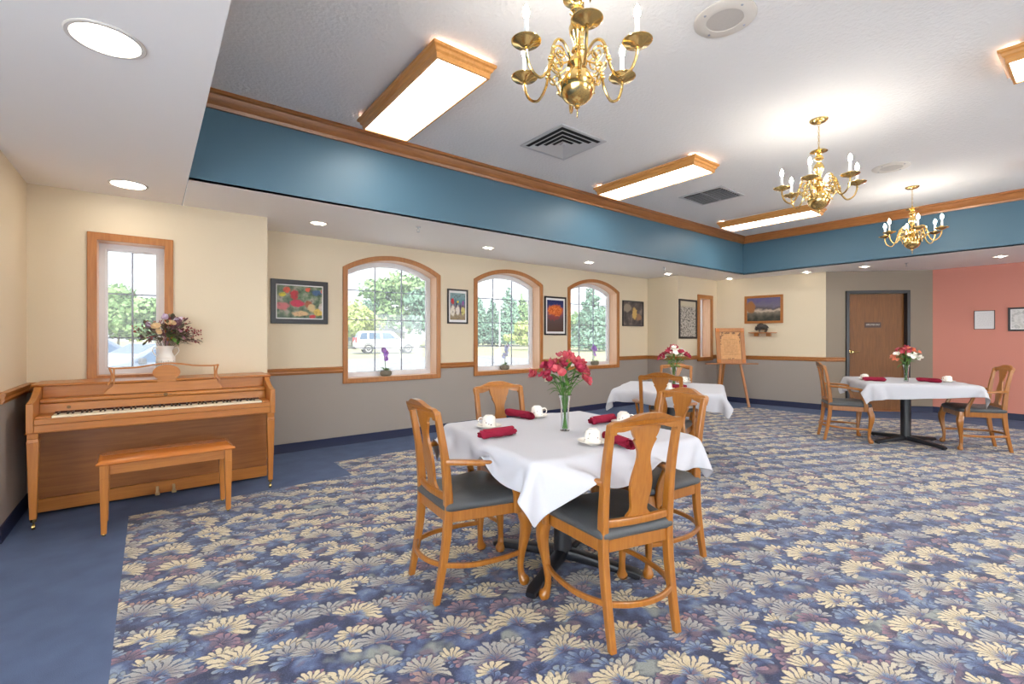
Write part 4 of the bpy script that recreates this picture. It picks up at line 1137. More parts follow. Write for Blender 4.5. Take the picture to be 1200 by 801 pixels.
def flower_vase(x, y, seed, vlabel, flabel, cols, spread, top, hang=None, NS=13):
    random.seed(seed)
    mb = MB(); mb.lathe([(0.0, 0.004), (0.024, 0.004), (0.0245, 0.012), (0.0225, 0.06), (0.0235, 0.11), (0.028, 0.165), (0.036, 0.198), (0.038, 0.200), (0.0355, 0.197), (0.0265, 0.165), (0.0215, 0.11), (0.0205, 0.06), (0.0225, 0.014), (0.0, 0.012)], 28, cap=False)
    mb.lathe([(0.0255, 0.0), (0.0262, 0.004), (0.0, 0.004)], 28)
    v = mb.build('flower_vase', M['vase'], None, angle=50); v.location = (x, y, TZ); tag(v, vlabel, 'vase', 'clear glass vases')
    r = empty('flower_bouquet', (x, y, TZ), 0, flabel, 'flowers', 'cut flowers in glass vases')
    heads = []
    for k in range(NS):
        a = 2 * PI * k * 1.618 + random.random() * 0.5; e = math.sqrt((k + 0.5) / NS)
        b = (0.012 * cos(a + 2.6), 0.012 * sin(a + 2.6), 0.012)
        m1 = (0.012 * cos(a), 0.012 * sin(a), 0.15)
        h = Vector((spread * e * cos(a), spread * e * sin(a), top - 0.10 * e * e + random.uniform(-0.02, 0.01)))
        m2 = (h.x * 0.42, h.y * 0.42, 0.245)
        heads.append(h)
        mb = MB(); mb.tube(smoothpath([b, m1, m2, tuple(h)], 4), 0.0024, 6); mb.build('stem', M['stem'], r)
    if hang is not None:
        mb = MB(); h = Vector(hang); mb.tube(smoothpath([(0, 0, 0.15), (h.x * 0.4, h.y * 0.4, 0.29), (h.x * 0.8, h.y * 0.8, h.z + 0.03), tuple(h)], 4), 0.0022, 6); mb.build('stem', M['stem'], r); heads.append(h)
    mb = MB()
    for k in range(46):
        a = random.random() * 2 * PI; z = random.uniform(0.20, top - 0.05); e = 0.03 + 0.5 * spread * (z - 0.18) / 0.2
        c = (e * 0.4 * cos(a), e * 0.4 * sin(a), z)
        leafblade(mb, c, (cos(a), sin(a), random.uniform(0.1, 1.0)), random.uniform(0.07, 0.13), random.uniform(0.008, 0.016), random.uniform(0.1, 0.6))
    mb.build('leaves', M['leaf'], r)
    for i, h in enumerate(heads):
        mb = MB(); q = random.choice(cols)
        for j in range(random.choice((3, 4, 4))):
            o = Vector((random.uniform(-1, 1), random.uniform(-1, 1), random.uniform(-0.5, 0.8))).normalized() * 0.026
            dd = (Vector((h.x, h.y, 0.08)) + o * 3).normalized()
            blossom(mb, h + o, dd, random.uniform(0.030, 0.040))
        mb.build('blossom', M[q], r)
flower_vase(1.829, 1.872, 5, 'clear glass vase at the middle of the table nearest the camera', 'large bouquet of coral alstroemeria on the near table', ['pinkpetal', 'pinkpetal', 'redpetal'], 0.125, 0.40, (-0.125, 0.09, 0.325))
flower_vase(4.50, 2.92, 8, 'clear glass vase on the table by the easel', 'bouquet of crimson and white flowers on the table by the easel', ['redpetal', 'redpetal', 'pinkpetal', 'whitepetal'], 0.14, 0.40)
flower_vase(7.165, 1.51, 11, 'clear glass vase on the table before the brown door', 'bouquet of pink, orange and white flowers before the brown door', ['pinkpetal', 'orangepetal', 'pinkpetal', 'whitepetal'], 0.14, 0.385)
# ------------------------------------------------------------------ piano
def make_piano():
    r = empty('upright_piano', (0.095, 4.65, 0), 0, 'honey maple spinet piano with open keyboard against the left wall', 'piano')
    ox, oy = 0.095, 4.65
    W_, Z_ = M['piano'], M['piano_z']
    def part(name, mat, fn, bevel=0.003, parent=r):
        mb = MB(); fn(mb)
        mb.v = [(x - ox, y - oy, z) for x, y, z in mb.v]
        return mb.build(name, mat, parent, bevel=bevel)
    X0, X1 = -0.636, 0.828
    # cheeks (sides of the keyboard), with a swept top
    for a, b in ((X0, X0 + 0.036), (X1 - 0.036, X1)):
        poly = [(4.30, 0.640), (4.30, 0.832), (4.38, 0.842), (4.46, 0.862), (4.53, 0.895), (4.575, 0.920), (4.955, 0.920), (4.955, 0.640)]
        part('cheek', Z_, lambda mb: mb.prism(poly, lambda p: (a, p[0], p[1]), lambda p: (b, p[0], p[1])))
    part('lid', W_, lambda mb: (mb.box(X0 - 0.018, X1 + 0.018, 4.578, 4.964, 0.921, 0.938)), 0.006)
    part('key_bed', W_, lambda mb: (mb.box(X0 + 0.037, X1 - 0.037, 4.302, 4.70, 0.642, 0.690), mb.box(X0 - 0.004, X1 + 0.004, 4.292, 4.70, 0.638, 0.6415)))
    part('key_slip', W_, lambda mb: mb.box(X0 + 0.037, X1 - 0.037, 4.305, 4.340, 0.691, 0.727))
    for a, b in ((X0 + 0.037, -0.522), (0.737, X1 - 0.037)):
        part('key_block', W_, lambda mb: mb.box(a, b, 4.342, 4.497, 0.691, 0.742), 0.004)
    part('fallboard', W_, lambda mb: mb.prism([(4.50, 0.742), (4.516, 0.806), (4.55, 0.806), (4.55, 0.742)], lambda p: (X0 + 0.037, p[0], p[1]), lambda p: (X1 - 0.037, p[0], p[1])), 0.002)
    part('felt_strip', M['felt'], lambda mb: mb.box(-0.521, 0.736, 4.494, 4.503, 0.73, 0.752), 0)
    part('shelf_rail', W_, lambda mb: mb.prism([(4.512, 0.808), (4.506, 0.816), (4.506, 0.832), (4.512, 0.838), (4.62, 0.838), (4.62, 0.808)], lambda p: (X0 + 0.037, p[0], p[1]), lambda p: (X1 - 0.037, p[0], p[1])), 0.002)
    part('upper_panel', W_, lambda mb: mb.box(X0 + 0.037, X1 - 0.037, 4.612, 4.634, 0.838, 0.920))
    part('back', Z_, lambda mb: mb.box(X0 + 0.02, X1 - 0.02, 4.70, 4.95, 0.03, 0.918))
    part('lower_panel', M['piano_d'], lambda mb: mb.box(X0 + 0.004, X1 + 0.003, 4.672, 4.699, 0.118, 0.637))
    part('bottom_rail', W_, lambda mb: mb.box(X0 + 0.004, X1 + 0.003, 4.664, 4.70, 0.022, 0.117))
    lk = part('lock', plain('old_brass', srgb(112, 84, 44), 0.4, metal=0.6), lambda mb: mb.lathe([(0.011, 0.0), (0.011, -0.004), (0.006, -0.005), (0.0, -0.005)], 14, (-0.452, 4.508, 0.776), axis='y'), 0)
    em = part('fallboard_emblem', plain('emblem_brown', srgb(112, 78, 34), 0.45, metal=0.4), lambda mb: (mb.lathe([(0.014, 0.0), (0.014, -0.0018), (0.0, -0.0022)], 20, (0.095, 4.506, 0.824), axis='y'),
         [mb.box(0.095 + s * q - 0.010, 0.095 + s * q + 0.010, 4.5045, 4.506, 0.822, 0.826) for s in (-1, 1) for q in (0.032, 0.058)]), 0)
    # tapered front legs with collars and casters
    for x in (-0.605, 0.797):
        lg = part('leg', Z_, lambda mb: (mb.frust((x, 4.335, 0.60), (0.026, 0.026), (x, 4.335, 0.637), (0.028, 0.028)), mb.frust((x, 4.335, 0.575), (0.031, 0.031), (x, 4.335, 0.60), (0.026, 0.026)), mb.frust((x, 4.335, 0.075), (0.017, 0.017), (x, 4.335, 0.575), (0.029, 0.029))), 0.003)
        def ca(mb):
            mb.lathe([(0.015, 0.056), (0.015, 0.075)], 12, (x, 4.335, 0)); mb.tube([(x, 4.335, 0.058), (x, 4.345, 0.03)], 0.005, 8)
            mb.lathe([(0.0, -0.008), (0.017, -0.008), (0.018, 0.0), (0.017, 0.008), (0.0, 0.008)], 16, (x, 4.348, 0.018), cap=False, axis='x')
        part('caster', M['brass'], ca, 0, lg).location = (0, 0, 0)
    # music desk: solid lower board, thin rail with curved ends and an oval medallion
    dk = part('music_desk', W_, lambda mb: mb.prism([(-0.272, 0.8405), (0.478, 0.8405), (0.474, 0.862), (0.440, 0.905), (0.44, 0.918), (-0.22, 0.918), (-0.222, 0.905), (-0.268, 0.862)], lambda p: (p[0], 4.556 + (p[1] - 0.84) * 0.18, p[1]), lambda p: (p[0], 4.572 + (p[1] - 0.84) * 0.18, p[1])))
    yy = lambda z: 4.564 + (z - 0.84) * 0.18
    for s, xe in ((-1, -0.215), (1, 0.425)):
        part('desk_post', W_, lambda mb: (mb.tube([(xe, yy(0.915), 0.915), (xe, yy(1.03), 1.035)], [(0.006, 0.006)] * 2, 8, sec=0.5), mb.tube(smoothpath([(xe + s * 0.035, yy(0.91), 0.912), (xe + s * 0.018, yy(0.95), 0.945), (xe + s * 0.012, yy(0.99), 0.985), (xe + s * 0.026, yy(1.03), 1.038)], 4), [(0.006, 0.006)] * 13, 8, sec=0.5)), 0, dk)
    p = smoothpath([(-0.245, yy(1.04), 1.037), (-0.19, yy(1.03), 1.032), (-0.08, yy(1.03), 1.036), (0.02, yy(1.05), 1.052), (0.105, yy(1.06), 1.062), (0.19, yy(1.05), 1.054), (0.29, yy(1.03), 1.038), (0.40, yy(1.03), 1.032), (0.455, yy(1.04), 1.038)], 4)
    part('desk_rail', W_, lambda mb: mb.tube(p, [(0.0065, 0.006)] * len(p), 8, sec=0.5, up=(0, 0, 1)), 0, dk)
    def med(mb):
        poly = [(0.103 + 0.089 * cos(t), 0.990 + 0.060 * sin(t)) for t in np.linspace(0, 2 * PI, 40, endpoint=False)]
        mb.prism(poly, lambda q: (q[0], yy(q[1]) - 0.010, q[1]), lambda q: (q[0], yy(q[1]) + 0.008, q[1]))
        poly2 = [(0.103 + 0.075 * cos(t), 0.990 + 0.048 * sin(t)) for t in np.linspace(0, 2 * PI, 40, endpoint=False)]
        mb.prism(poly2, lambda q: (q[0], yy(q[1]) - 0.013, q[1]), lambda q: (q[0], yy(q[1]) - 0.009, q[1]))
        mb.box(0.045, 0.161, yy(0.925) - 0.006, yy(0.925) + 0.006, 0.917, 0.945)
    part('medallion', W_, med, 0.003, dk)
    # 52 white and 36 black keys
    kb = part('keyboard', M['felt'], lambda mb: mb.box(-0.521, 0.736, 4.36, 4.493, 0.691, 0.716), 0)
    pitch = (0.736 + 0.521) / 52; first = None; fb = None
    for k in range(52):
        x = -0.521 + pitch * (k + 0.5)
        if first is None:
            mb = MB(); mb.box(-pitch / 2 + 0.0007, pitch / 2 - 0.0007, -0.074, 0.066, -0.010, 0.0125); first = mb.build('white_key', M['ivory'], kb, bevel=0.0012); o = first
        else:
            o = first.copy(); COL.objects.link(o)
        o.location = (x - ox, 4.422 - oy, 0.727)
        if k % 7 in (0, 2, 3, 5, 6) and k < 51:
            if fb is None:
                mb = MB(); mb.frust((0, 0, 0), (0.0055, 0.046), (0, 0.004, 0.011), (0.0042, 0.041)); fb = mb.build('black_key', M['ebony'], kb, bevel=0.001); o = fb
            else:
                o = fb.copy(); COL.objects.link(o)
            o.location = (x + pitch / 2 - ox, 4.446 - oy, 0.7395)
    # pedals
    for x in (0.045, 0.150):
        part('pedal', plain('pedal_brass', srgb(206, 190, 150), 0.3, metal=0.4), lambda mb: (mb.tube(smoothpath([(x, 4.668, 0.075), (x, 4.63, 0.066), (x, 4.58, 0.05), (x, 4.545, 0.046)], 3), [(0.007, 0.010)] * 6 + [(0.006, 0.015)] * 4, 8, sec=0.6, up=(0, 0, 1))), 0)
    return r
make_piano()

def make_bench():
    r = empty('piano_bench', (0.105, 4.085, 0), math.radians(1.5), 'low wooden piano bench with a sloping edged top in front of the piano', 'bench')
    mb = MB()
    lv = [(0.372, 0.165, 0.452), (0.381, 0.174, 0.458), (0.381, 0.174, 0.466), (0.374, 0.168, 0.472), (0.350, 0.146, 0.482)]
    vs = []
    for hx, hy, z in lv: vs += [(-hx, -hy, z), (hx, -hy, z), (hx, hy, z), (-hx, hy, z)]
    fs = [(i * 4 + k, i * 4 + (k + 1) % 4, i * 4 + 4 + (k + 1) % 4, i * 4 + 4 + k) for i in range(4) for k in range(4)] + [(0, 3, 2, 1), (16, 17, 18, 19)]
    mb.add(vs, fs); mb.build('seat', M['bench'], r, angle=25)
    for s in (-1, 1):
        mb = MB(); mb.box(-0.32, 0.32, s * 0.128 - 0.010, s * 0.128 + 0.010, 0.385, 0.451); mb.build('apron', M['piano'], r, bevel=0.002)
        mb = MB(); mb.box(s * 0.328 - 0.010, s * 0.328 + 0.010, -0.118, 0.118, 0.385, 0.451); mb.build('apron', M['piano_z'], r, bevel=0.002)
    for sx in (-1, 1):
        for sy in (-1, 1):
            mb = MB(); x, y = sx * 0.340, sy * 0.136
            mb.frust((x, y, 0.37), (0.023, 0.023), (x, y, 0.4515), (0.023, 0.023)); mb.frust((x + sx * 0.002, y, 0.014), (0.0145, 0.0145), (x, y, 0.37), (0.023, 0.023)); lg = mb.build('leg', M['piano_z'], r, bevel=0.002)
            mb = MB(); mb.lathe([(0.010, 0.0), (0.011, 0.004), (0.008, 0.0145)], 12, (x + sx * 0.002, y, 0)); mb.build('glide', M['brass'], lg)
make_bench()

# milk can vase with an arrangement of berries and dried leaves, on the piano
VX, VY, VZ = 0.102, 4.80, 0.9385
vr = empty('milk_can_vase', (VX, VY, VZ), 0, 'white milk can vase with embossed marks on top of the piano', 'vase')
mb = MB(); mb.lathe([(0.0, 0.002), (0.062, 0.0), (0.066, 0.006), (0.066, 0.155), (0.064, 0.164), (0.052, 0.186), (0.046, 0.206), (0.047, 0.222), (0.056, 0.250), (0.060, 0.258), (0.057, 0.258), (0.044, 0.225), (0.043, 0.20), (0.0, 0.19)], 36, cap=False); mb.build('body', M['ceramic'], vr, angle=40)
mb = MB(); mb.lathe([(0.066, 0.158), (0.0675, 0.161), (0.066, 0.164)], 36, cap=False); mb.build('shoulder_band', M['ceramic'], vr)
for s in (-1, 1):
    mb = MB(); mb.tube(smoothpath([(s * 0.050, 0, 0.236), (s * 0.076, 0, 0.243), (s * 0.088, 0, 0.220), (s * 0.078, 0, 0.196), (s * 0.060, 0, 0.172)], 4), [(0.004, 0.007)] * 17, 8); mb.build('handle', M['ceramic'], vr)
mb = MB()
for k in range(11):
    a = -PI / 2 + (k - 5) * 0.22
    q = Vector((0.0662 * cos(a), 0.0662 * sin(a), 0)); t = Vector((-sin(a), cos(a), 0)); nr = Vector((cos(a), sin(a), 0)) * 0.0022
    z0, z1 = (0.088, 0.132) if k % 3 else (0.092, 0.138)
    c = [q - t * 0.0026, q + t * 0.0026, q + t * 0.0026 + nr, q - t * 0.0026 + nr]
    mb.add([(p.x, p.y, z0) for p in c] + [(p.x, p.y, z1) for p in c], [(3, 2, 1, 0), (4, 5, 6, 7), (0, 1, 5, 4), (1, 2, 6, 5), (2, 3, 7, 6), (3, 0, 4, 7)])
mb.build('embossed_marks', plain('embossed_grey', srgb(176, 168, 160), 0.4), vr)
fr = empty('dried_arrangement', (VX, VY, VZ), 0, 'bushy arrangement of berries, plum leaves and lilac blooms in the milk can vase', 'flowers')
random.seed(21)
def rdir(zmin=0.0):
    while True:
        v = Vector((random.gauss(0, 1), random.gauss(0, 0.8), random.gauss(0.25, 0.8)))
        v.normalize()
        if v.z > zmin: return v
cen = Vector((0.02, 0, 0.32)); lim = 4.93 - VY
def inside(p): return p.y < lim
for nm, mt, n, sz in (('dark_leaves', 'darkleaf', 170, 0.062), ('plum_leaves', 'plumleaf', 130, 0.055), ('green_leaves', 'leaf', 42, 0.060)):
    mb = MB(); k = 0
    while k < n:
        d = rdir(-0.25); e = random.uniform(0.25, 0.95)
        p = cen + Vector((d.x * 0.21, d.y * 0.12, d.z * 0.175)) * e
        if nm == 'green_leaves': p.x = abs(p.x - 0.02) * 0.9 + 0.02; p.z = min(p.z, 0.33)
        if not inside(p) or p.z < 0.23: continue
        dd = (d + Vector((random.gauss(0, .5), random.gauss(0, .5), random.gauss(0, .4)))).normalized()
        if p.y + dd.y * 0.06 > lim: dd.y = -abs(dd.y)
        leafblade(mb, p, dd, sz * random.uniform(0.7, 1.3), sz * random.uniform(0.15, 0.28), random.uniform(-0.2, 0.5)); k += 1
    mb.build(nm, M[mt], fr)
stems = MB(); ber = MB(); k = 0
while k < 34:
    d = rdir(-0.15); p = cen + Vector((d.x * 0.25, d.y * 0.12, d.z * 0.19)) * random.uniform(0.75, 1.0)
    if not inside(p + Vector((0, .03, 0))) or p.z < 0.25: continue
    stems.tube([(random.uniform(-.02, .02), random.uniform(-.02, .02), 0.21), tuple((Vector((0, 0, .22)) + p) / 2 + Vector((0, 0, .02))), tuple(p)], 0.0016, 5)
    for j in range(random.choice((4, 5, 6))):
        q = p + Vector((random.gauss(0, .013), random.gauss(0, .010), random.gauss(0, .012))); ber.ball(tuple(q), random.uniform(0.0042, 0.0062), 7, 5)
    k += 1
stems.build('stems', M['rock'], fr); tag(ber.build('berries', M['berry'], fr), 'dark red berries')
for (x, y, z), q, R in (((-0.01, -0.05, 0.485), 'lilac', 0.034), ((0.085, -0.02, 0.475), 'lilac', 0.030), ((-0.06, -0.08, 0.42), 'peach', 0.036), ((0.03, -0.09, 0.44), 'peach', 0.034), ((-0.12, -0.03, 0.42), 'lilac', 0.026), ((0.06, -0.06, 0.43), 'plumleaf', 0.034), ((-0.04, -0.10, 0.37), 'peach', 0.026)):
    mb = MB()
    for j in range(3): blossom(mb, (x + random.uniform(-.015, .015), y, z + random.uniform(-.012, .012)), (random.uniform(-.4, .4), -0.8, random.uniform(0.1, 0.8)), R, 6)
    mb.build('bloom', M[q], fr)

# ------------------------------------------------------------------ orchids on the sills
def orchid(x, y, z, col, seed, lean, label):
    random.seed(seed)
    r = empty('orchid_pot', (x, y, z), 0, label, 'potted flower', 'small orchids on the window sills'); r.scale = (1.2, 1.2, 1.25)
    mb = MB(); mb.lathe([(0.0, 0.0), (0.046, 0.0), (0.060, 0.018), (0.060, 0.038), (0.050, 0.054), (0.03, 0.060), (0.0, 0.062)], 20, cap=False); mb.v = [(a * (1 + 0.08 * sin(5 * b * 30 + a * 50)), b, c) for a, b, c in mb.v]; mb.build('pot', M['rock'], r)
    mb = MB()
    for k in range(16):
        a = 2 * PI * k / 16 + random.random() * .3
        leafblade(mb, (0.02 * cos(a), 0.02 * sin(a), 0.052), (cos(a), sin(a), random.uniform(0.4, 2.4)), random.uniform(0.04, 0.10), 0.008, 0.5)
    mb.build('leaves', M['leaf'], r)
    mb = MB(); p = smoothpath([(0, 0, 0.05), (lean * 0.25, -0.005, 0.13), (lean * 0.6, -0.01, 0.21), (lean * 1.1, -0.015, 0.27), (lean * 1.8, -0.02, 0.29)], 4); mb.tube(p, 0.003, 6); mb.build('stem', M['stem'], r)
    for k in range(9):
        q = p[min(len(p) - 1, 6 + k)] + Vector((random.uniform(-.035, .03), random.uniform(-.02, .01), random.uniform(-.03, .02)))
        mb = MB(); blossom(mb, q, (random.uniform(-.5, .5), -1, 0.2), 0.032, 5, 1.0, 0.5); mb.build('blossom', M[col], r)
SZ = 0.722 + 0.058 + 0.0005
orchid(2.37, WY + 0.10, SZ, 'purple', 3, -0.04, 'small purple orchid on the sill of the first arched window')
orchid(4.27, WY + 0.11, SZ, 'paleblue', 5, 0.012, 'small pale blue orchid on the sill of the middle arched window')
orchid(6.29, WY + 0.11, SZ, 'purple', 9, -0.05, 'small violet orchid on the sill of the last arched window')

# ------------------------------------------------------------------ pictures
def art(name, fn):
    m, nt, b = new_mat(name); N = NB(nt)
    tc = nt.nodes.new('ShaderNodeTexCoord'); sp = nt.nodes.new('ShaderNodeSeparateXYZ'); nt.links.new(tc.outputs['Object'], sp.inputs[0])
    c = fn(N, nt, tc.outputs['Object'], sp.outputs[0], sp.outputs[2])
    nt.links.new(c, b.inputs['Base Color']); setp(b, **{'Roughness': 0.25, 'Specular IOR Level': 0.35})
    return m
def blob(N, x, z, cx, cz, rx, rz, soft=0.35):
    dx = N.div(N.sub(x, cx), rx); dz = N.div(N.sub(z, cz), rz)
    r = N.m('SQRT', N.add(N.mul(dx, dx), N.mul(dz, dz)))
    return N.sub(1.0, N.sm(r, 1 - soft, 1.0))
def a_birds(N, nt, v, x, z):
    f, c = N.noise(v, 13, 4.0); f2, _ = N.noise(v, 42, 3.0)
    o = N.ramp(f, [(0.3, srgb(46, 62, 48)), (0.5, srgb(104, 122, 92)), (0.65, srgb(168, 160, 142)), (0.8, srgb(88, 78, 70))])
    fx = N.add(x, N.mul(N.sub(f2, 0.5), 0.05)); fz = N.add(z, N.mul(N.sub(f, 0.5), 0.05))
    for cx, cz, rx, rz, col in ((-.06, .08, .05, .07, (188, 40, 50)), (-.14, .13, .04, .04, (210, 90, 60)), (-.18, .08, .04, .025, (218, 200, 60)), (.08, .14, .035, .03, (216, 96, 70)), (.18, .11, .06, .04, (70, 96, 130)), (.245, .13, .03, .03, (214, 110, 90)), (-.03, -.015, .09, .045, (196, 44, 76)),
                                (.09, -.02, .05, .05, (160, 90, 60)), (-.19, -.05, .09, .05, (200, 110, 110)), (.12, -.06, .05, .06, (206, 180, 130)), (.20, -.11, .07, .05, (214, 180, 90)), (.13, -.16, .04, .03, (200, 60, 66)), (0, -.13, .10, .035, (214, 176, 130)), (.24, -.05, .05, .06, (206, 190, 176))):
        o = N.mix(blob(N, fx, fz, cx, cz, rx, rz), o, srgb(*col))
    return N.mix(N.mul(N.sm(f2, .5, .7), .35), o, srgb(40, 40, 40))
def a_figures(N, nt, v, x, z):
    f, c = N.noise(v, 16, 3.0); f2, _ = N.noise(v, 40, 2.0)
    o = N.ramp(N.sm(z, -0.2, 0.2), [(0.0, srgb(150, 130, 100)), (0.3, srgb(176, 160, 136)), (0.5, srgb(120, 104, 116)), (0.75, srgb(96, 140, 150)), (1.0, srgb(130, 156, 156))])
    fx = N.add(x, N.mul(N.sub(f, 0.5), 0.04))
    for cx, cz, rx, rz, col in ((-.08, -.06, .042, .09, (224, 214, 196)), (.0, -.05, .034, .08, (226, 216, 204)), (.085, -.06, .036, .07, (206, 196, 120)), (-.08, .07, .030, .05, (190, 44, 50)), (.0, .065, .018, .02, (230, 206, 60)), (.085, .05, .022, .04, (140, 90, 150)), (-.02, .02, .012, .05, (60, 50, 70)), (.045, -.04, .010, .10, (80, 60, 100))):
        o = N.mix(blob(N, fx, z, cx, cz, rx, rz), o, srgb(*col))
    return N.mix(N.mul(N.sm(f2, .5, .66), .5), o, srgb(70, 60, 66))
def a_tree(N, nt, v, x, z):
    f, c = N.noise(v, 18, 4.0); f2, _ = N.noise(v, 50, 3.0)
    o = N.ramp(N.sm(z, -0.26, 0.26), [(0.0, srgb(84, 66, 58)), (0.35, srgb(92, 76, 76)), (0.55, srgb(120, 84, 96)), (0.74, srgb(66, 74, 120)), (1.0, srgb(44, 54, 104))])
    fz = N.add(z, N.mul(N.sub(f, .5), .10)); fx = N.add(x, N.mul(N.sub(f2, .5), .06))
    o = N.mix(blob(N, fx, fz, 0, .09, .21, .11), o, N.ramp(f2, [(.35, srgb(186, 84, 40)), (.6, srgb(224, 120, 60)), (.75, srgb(240, 168, 96))]))
    return N.mix(N.mul(blob(N, fx, fz, -.03, -.03, .15, .05), .6), o, srgb(150, 62, 60))
def a_dark(N, nt, v, x, z):
    f, c = N.noise(v, 7, 4.0); f2, _ = N.noise(v, 22, 3.0)
    o = N.ramp(f, [(.3, srgb(66, 60, 62)), (.55, srgb(98, 90, 88)), (.75, srgb(140, 128, 118))])
    fx = N.add(x, N.mul(N.sub(f2, .5), .10)); fz = N.add(z, N.mul(N.sub(f, .5), .10))
    o = N.mix(blob(N, fx, fz, .04, .0, .08, .14), o, srgb(206, 170, 104))
    o = N.mix(blob(N, fx, fz, -.17, .10, .14, .10), o, srgb(150, 138, 124))
    return N.mix(blob(N, fx, fz, .17, -.06, .10, .08), o, srgb(150, 116, 90))
def a_town(N, nt, v, x, z):
    vo = nt.nodes.new('ShaderNodeTexVoronoi'); vo.inputs['Scale'].default_value = 30; vo.distance = 'MANHATTAN'; nt.links.new(v, vo.inputs['Vector'])
    f, _ = N.noise(v, 40, 4.0)
    o = N.ramp(N.mul(N.add(f, vo.outputs['Distance']), .55), [(.25, srgb(40, 38, 38)), (.5, srgb(104, 100, 96)), (.7, srgb(176, 170, 160))])
    return N.mix(N.sm(z, .20, .26), o, srgb(190, 180, 158))
def a_land(N, nt, v, x, z):
    f, _ = N.noise(v, 9, 4.0)
    o = N.ramp(N.add(N.sm(z, -.22, .22), N.mul(N.sub(f, .5), .5)), [(0.0, srgb(60, 62, 56)), (.30, srgb(120, 112, 100)), (.42, srgb(196, 178, 160)), (.55, srgb(92, 86, 88)), (.75, srgb(112, 106, 124)), (1.0, srgb(98, 92, 128))])
    return N.mix(blob(N, N.add(x, N.mul(N.sub(f, .5), .1)), z, -.22, .05, .09, .14), o, srgb(150, 104, 66))
def a_paper(N, nt, v, x, z):
    vo, _ = N.noise(N.xyz(N.mul(x, 60), 0.0, N.mul(z, 8)), 3, 2.0)
    line = N.m('LESS_THAN', N.m('FRACT', N.mul(z, 42)), 0.34)
    mk = N.mul(N.mul(line, N.sm(vo, .46, .5)), N.mul(N.m('LESS_THAN', N.m('ABSOLUTE', x), 0.088), N.m('LESS_THAN', N.m('ABSOLUTE', z), 0.105)))
    return N.mix(N.mul(mk, 0.22), srgb(226, 224, 224), srgb(120, 120, 126))
def a_map(N, nt, v, x, z):
    f, _ = N.noise(v, 12, 4.0)
    return N.ramp(f, [(.35, srgb(196, 194, 190)), (.5, srgb(222, 220, 216)), (.62, srgb(176, 176, 172)), (.7, srgb(224, 222, 218))])
def picture(W, s, z, w, h, fw, mat, mats, artm, label, sheen=True, matw=0.0, fd=0.022):
    """frame, mat and print; local x runs along the wall, local y into it"""
    p = W.at(s, 0, z)
    r = empty('framed_picture', p, math.atan2(W.u.y, W.u.x), label, 'picture')
    rc = lambda a, b: [(-a, -b), (a, -b), (a, b), (-a, b)]
    mb = MB(); mb.ring(rc(w / 2, h / 2), rc(w / 2 - fw, h / 2 - fw), lambda q: (q[0], -fd, q[1]), lambda q: (q[0], -0.001, q[1])); mb.build('frame', mat, r, bevel=0.003)
    if matw:
        mb = MB(); mb.box(-w / 2 + fw - .002, w / 2 - fw + .002, -0.010, -0.004, -h / 2 + fw - .002, h / 2 - fw + .002); mb.build('mat_board', M['matboard'], r, smooth=False)
    a, b = w / 2 - fw - matw + (0 if matw else .002), h / 2 - fw - matw * mats + (0 if matw else .002)
    mb = MB(); mb.box(-a, a, -0.0115, -0.0105 if matw else -0.004, -b, b); mb.build('print', artm, r, smooth=False)
    return r
picture(WW, sW(1.322), 1.662, 0.598, 0.484, 0.052, M['frame'], 1, art('bird_collage', a_birds), 'black framed picture of colourful birds and flowers between the piano and the first arched window', matw=0.012)
picture(WW, sW(3.365), 1.698, 0.328, 0.478, 0.022, M['frame'], 1.6, art('dancers_print', a_figures), 'small upright print of bright figures between the first and middle arched windows', matw=0.020)
picture(WW, sW(5.213), 1.622, 0.478, 0.626, 0.026, M['frame'], 1.0, art('orange_tree_print', a_tree), 'framed print of an orange tree between the middle and last arched windows', matw=0.032)
picture(WW, sW(7.225), 1.725, 0.625, 0.478, 0.020, M['frame'], 1, art('dark_abstract', a_dark), 'dark framed picture to the right of the last arched window')
picture(WF, 8.0 - 7.68, 1.62, 0.60, 0.735, 0.036, M['frame'], 1, art('grey_town_photo', a_town), 'tall black and white framed photograph beside the narrow window')
picture(WE, 0.868, 1.805, 0.668, 0.530, 0.046, M['oak_y'], 1, art('mountain_landscape', a_land), 'oak framed landscape picture above the small shelf on the end wall')
picture(WR, 0.622, 1.55, 0.236, 0.298, 0.007, M['frame'], 1, art('notice_sheet', a_paper), 'small white notice in a thin frame on the red wall')
picture(WR, 1.13, 1.55, 0.50, 0.362, 0.026, M['frame'], 1, art('certificate_sheet', a_map), 'black framed white document at the right edge of the photo on the red wall', matw=0.012)

# shelf with the bison figurine
sr = empty('wall_shelf', WE.at(0.862, 0, 1.352), math.atan2(WE.u.y, WE.u.x), 'small wooden shelf on two blocks on the end wall under the landscape picture', 'shelf')
mb = MB(); mb.prism([(-0.235, -0.02), (-0.235, -0.10), (-0.20, -0.125), (-0.1, -0.135), (0.1, -0.135), (0.20, -0.125), (0.235, -0.10), (0.235, -0.02), (0.235, -0.001), (-0.235, -0.001)], lambda p: (p[0], p[1], 0.0), lambda p: (p[0], p[1], 0.018)); mb.build('board', M['oak_y'], sr, bevel=0.003)
for x in (-0.105, 0.105):
    mb = MB(); mb.box(x - 0.035, x + 0.035, -0.085, -0.001, -0.055, -0.0005); mb.build('bracket', M['oak_z'], sr, bevel=0.004)
br = empty('bison_figurine', Vector(WE.at(0.855, -0.070, 1.3705)), math.atan2(WE.u.y, WE.u.x), 'dark shaggy bison figurine standing on the small wall shelf', 'figurine')
mb = MB()
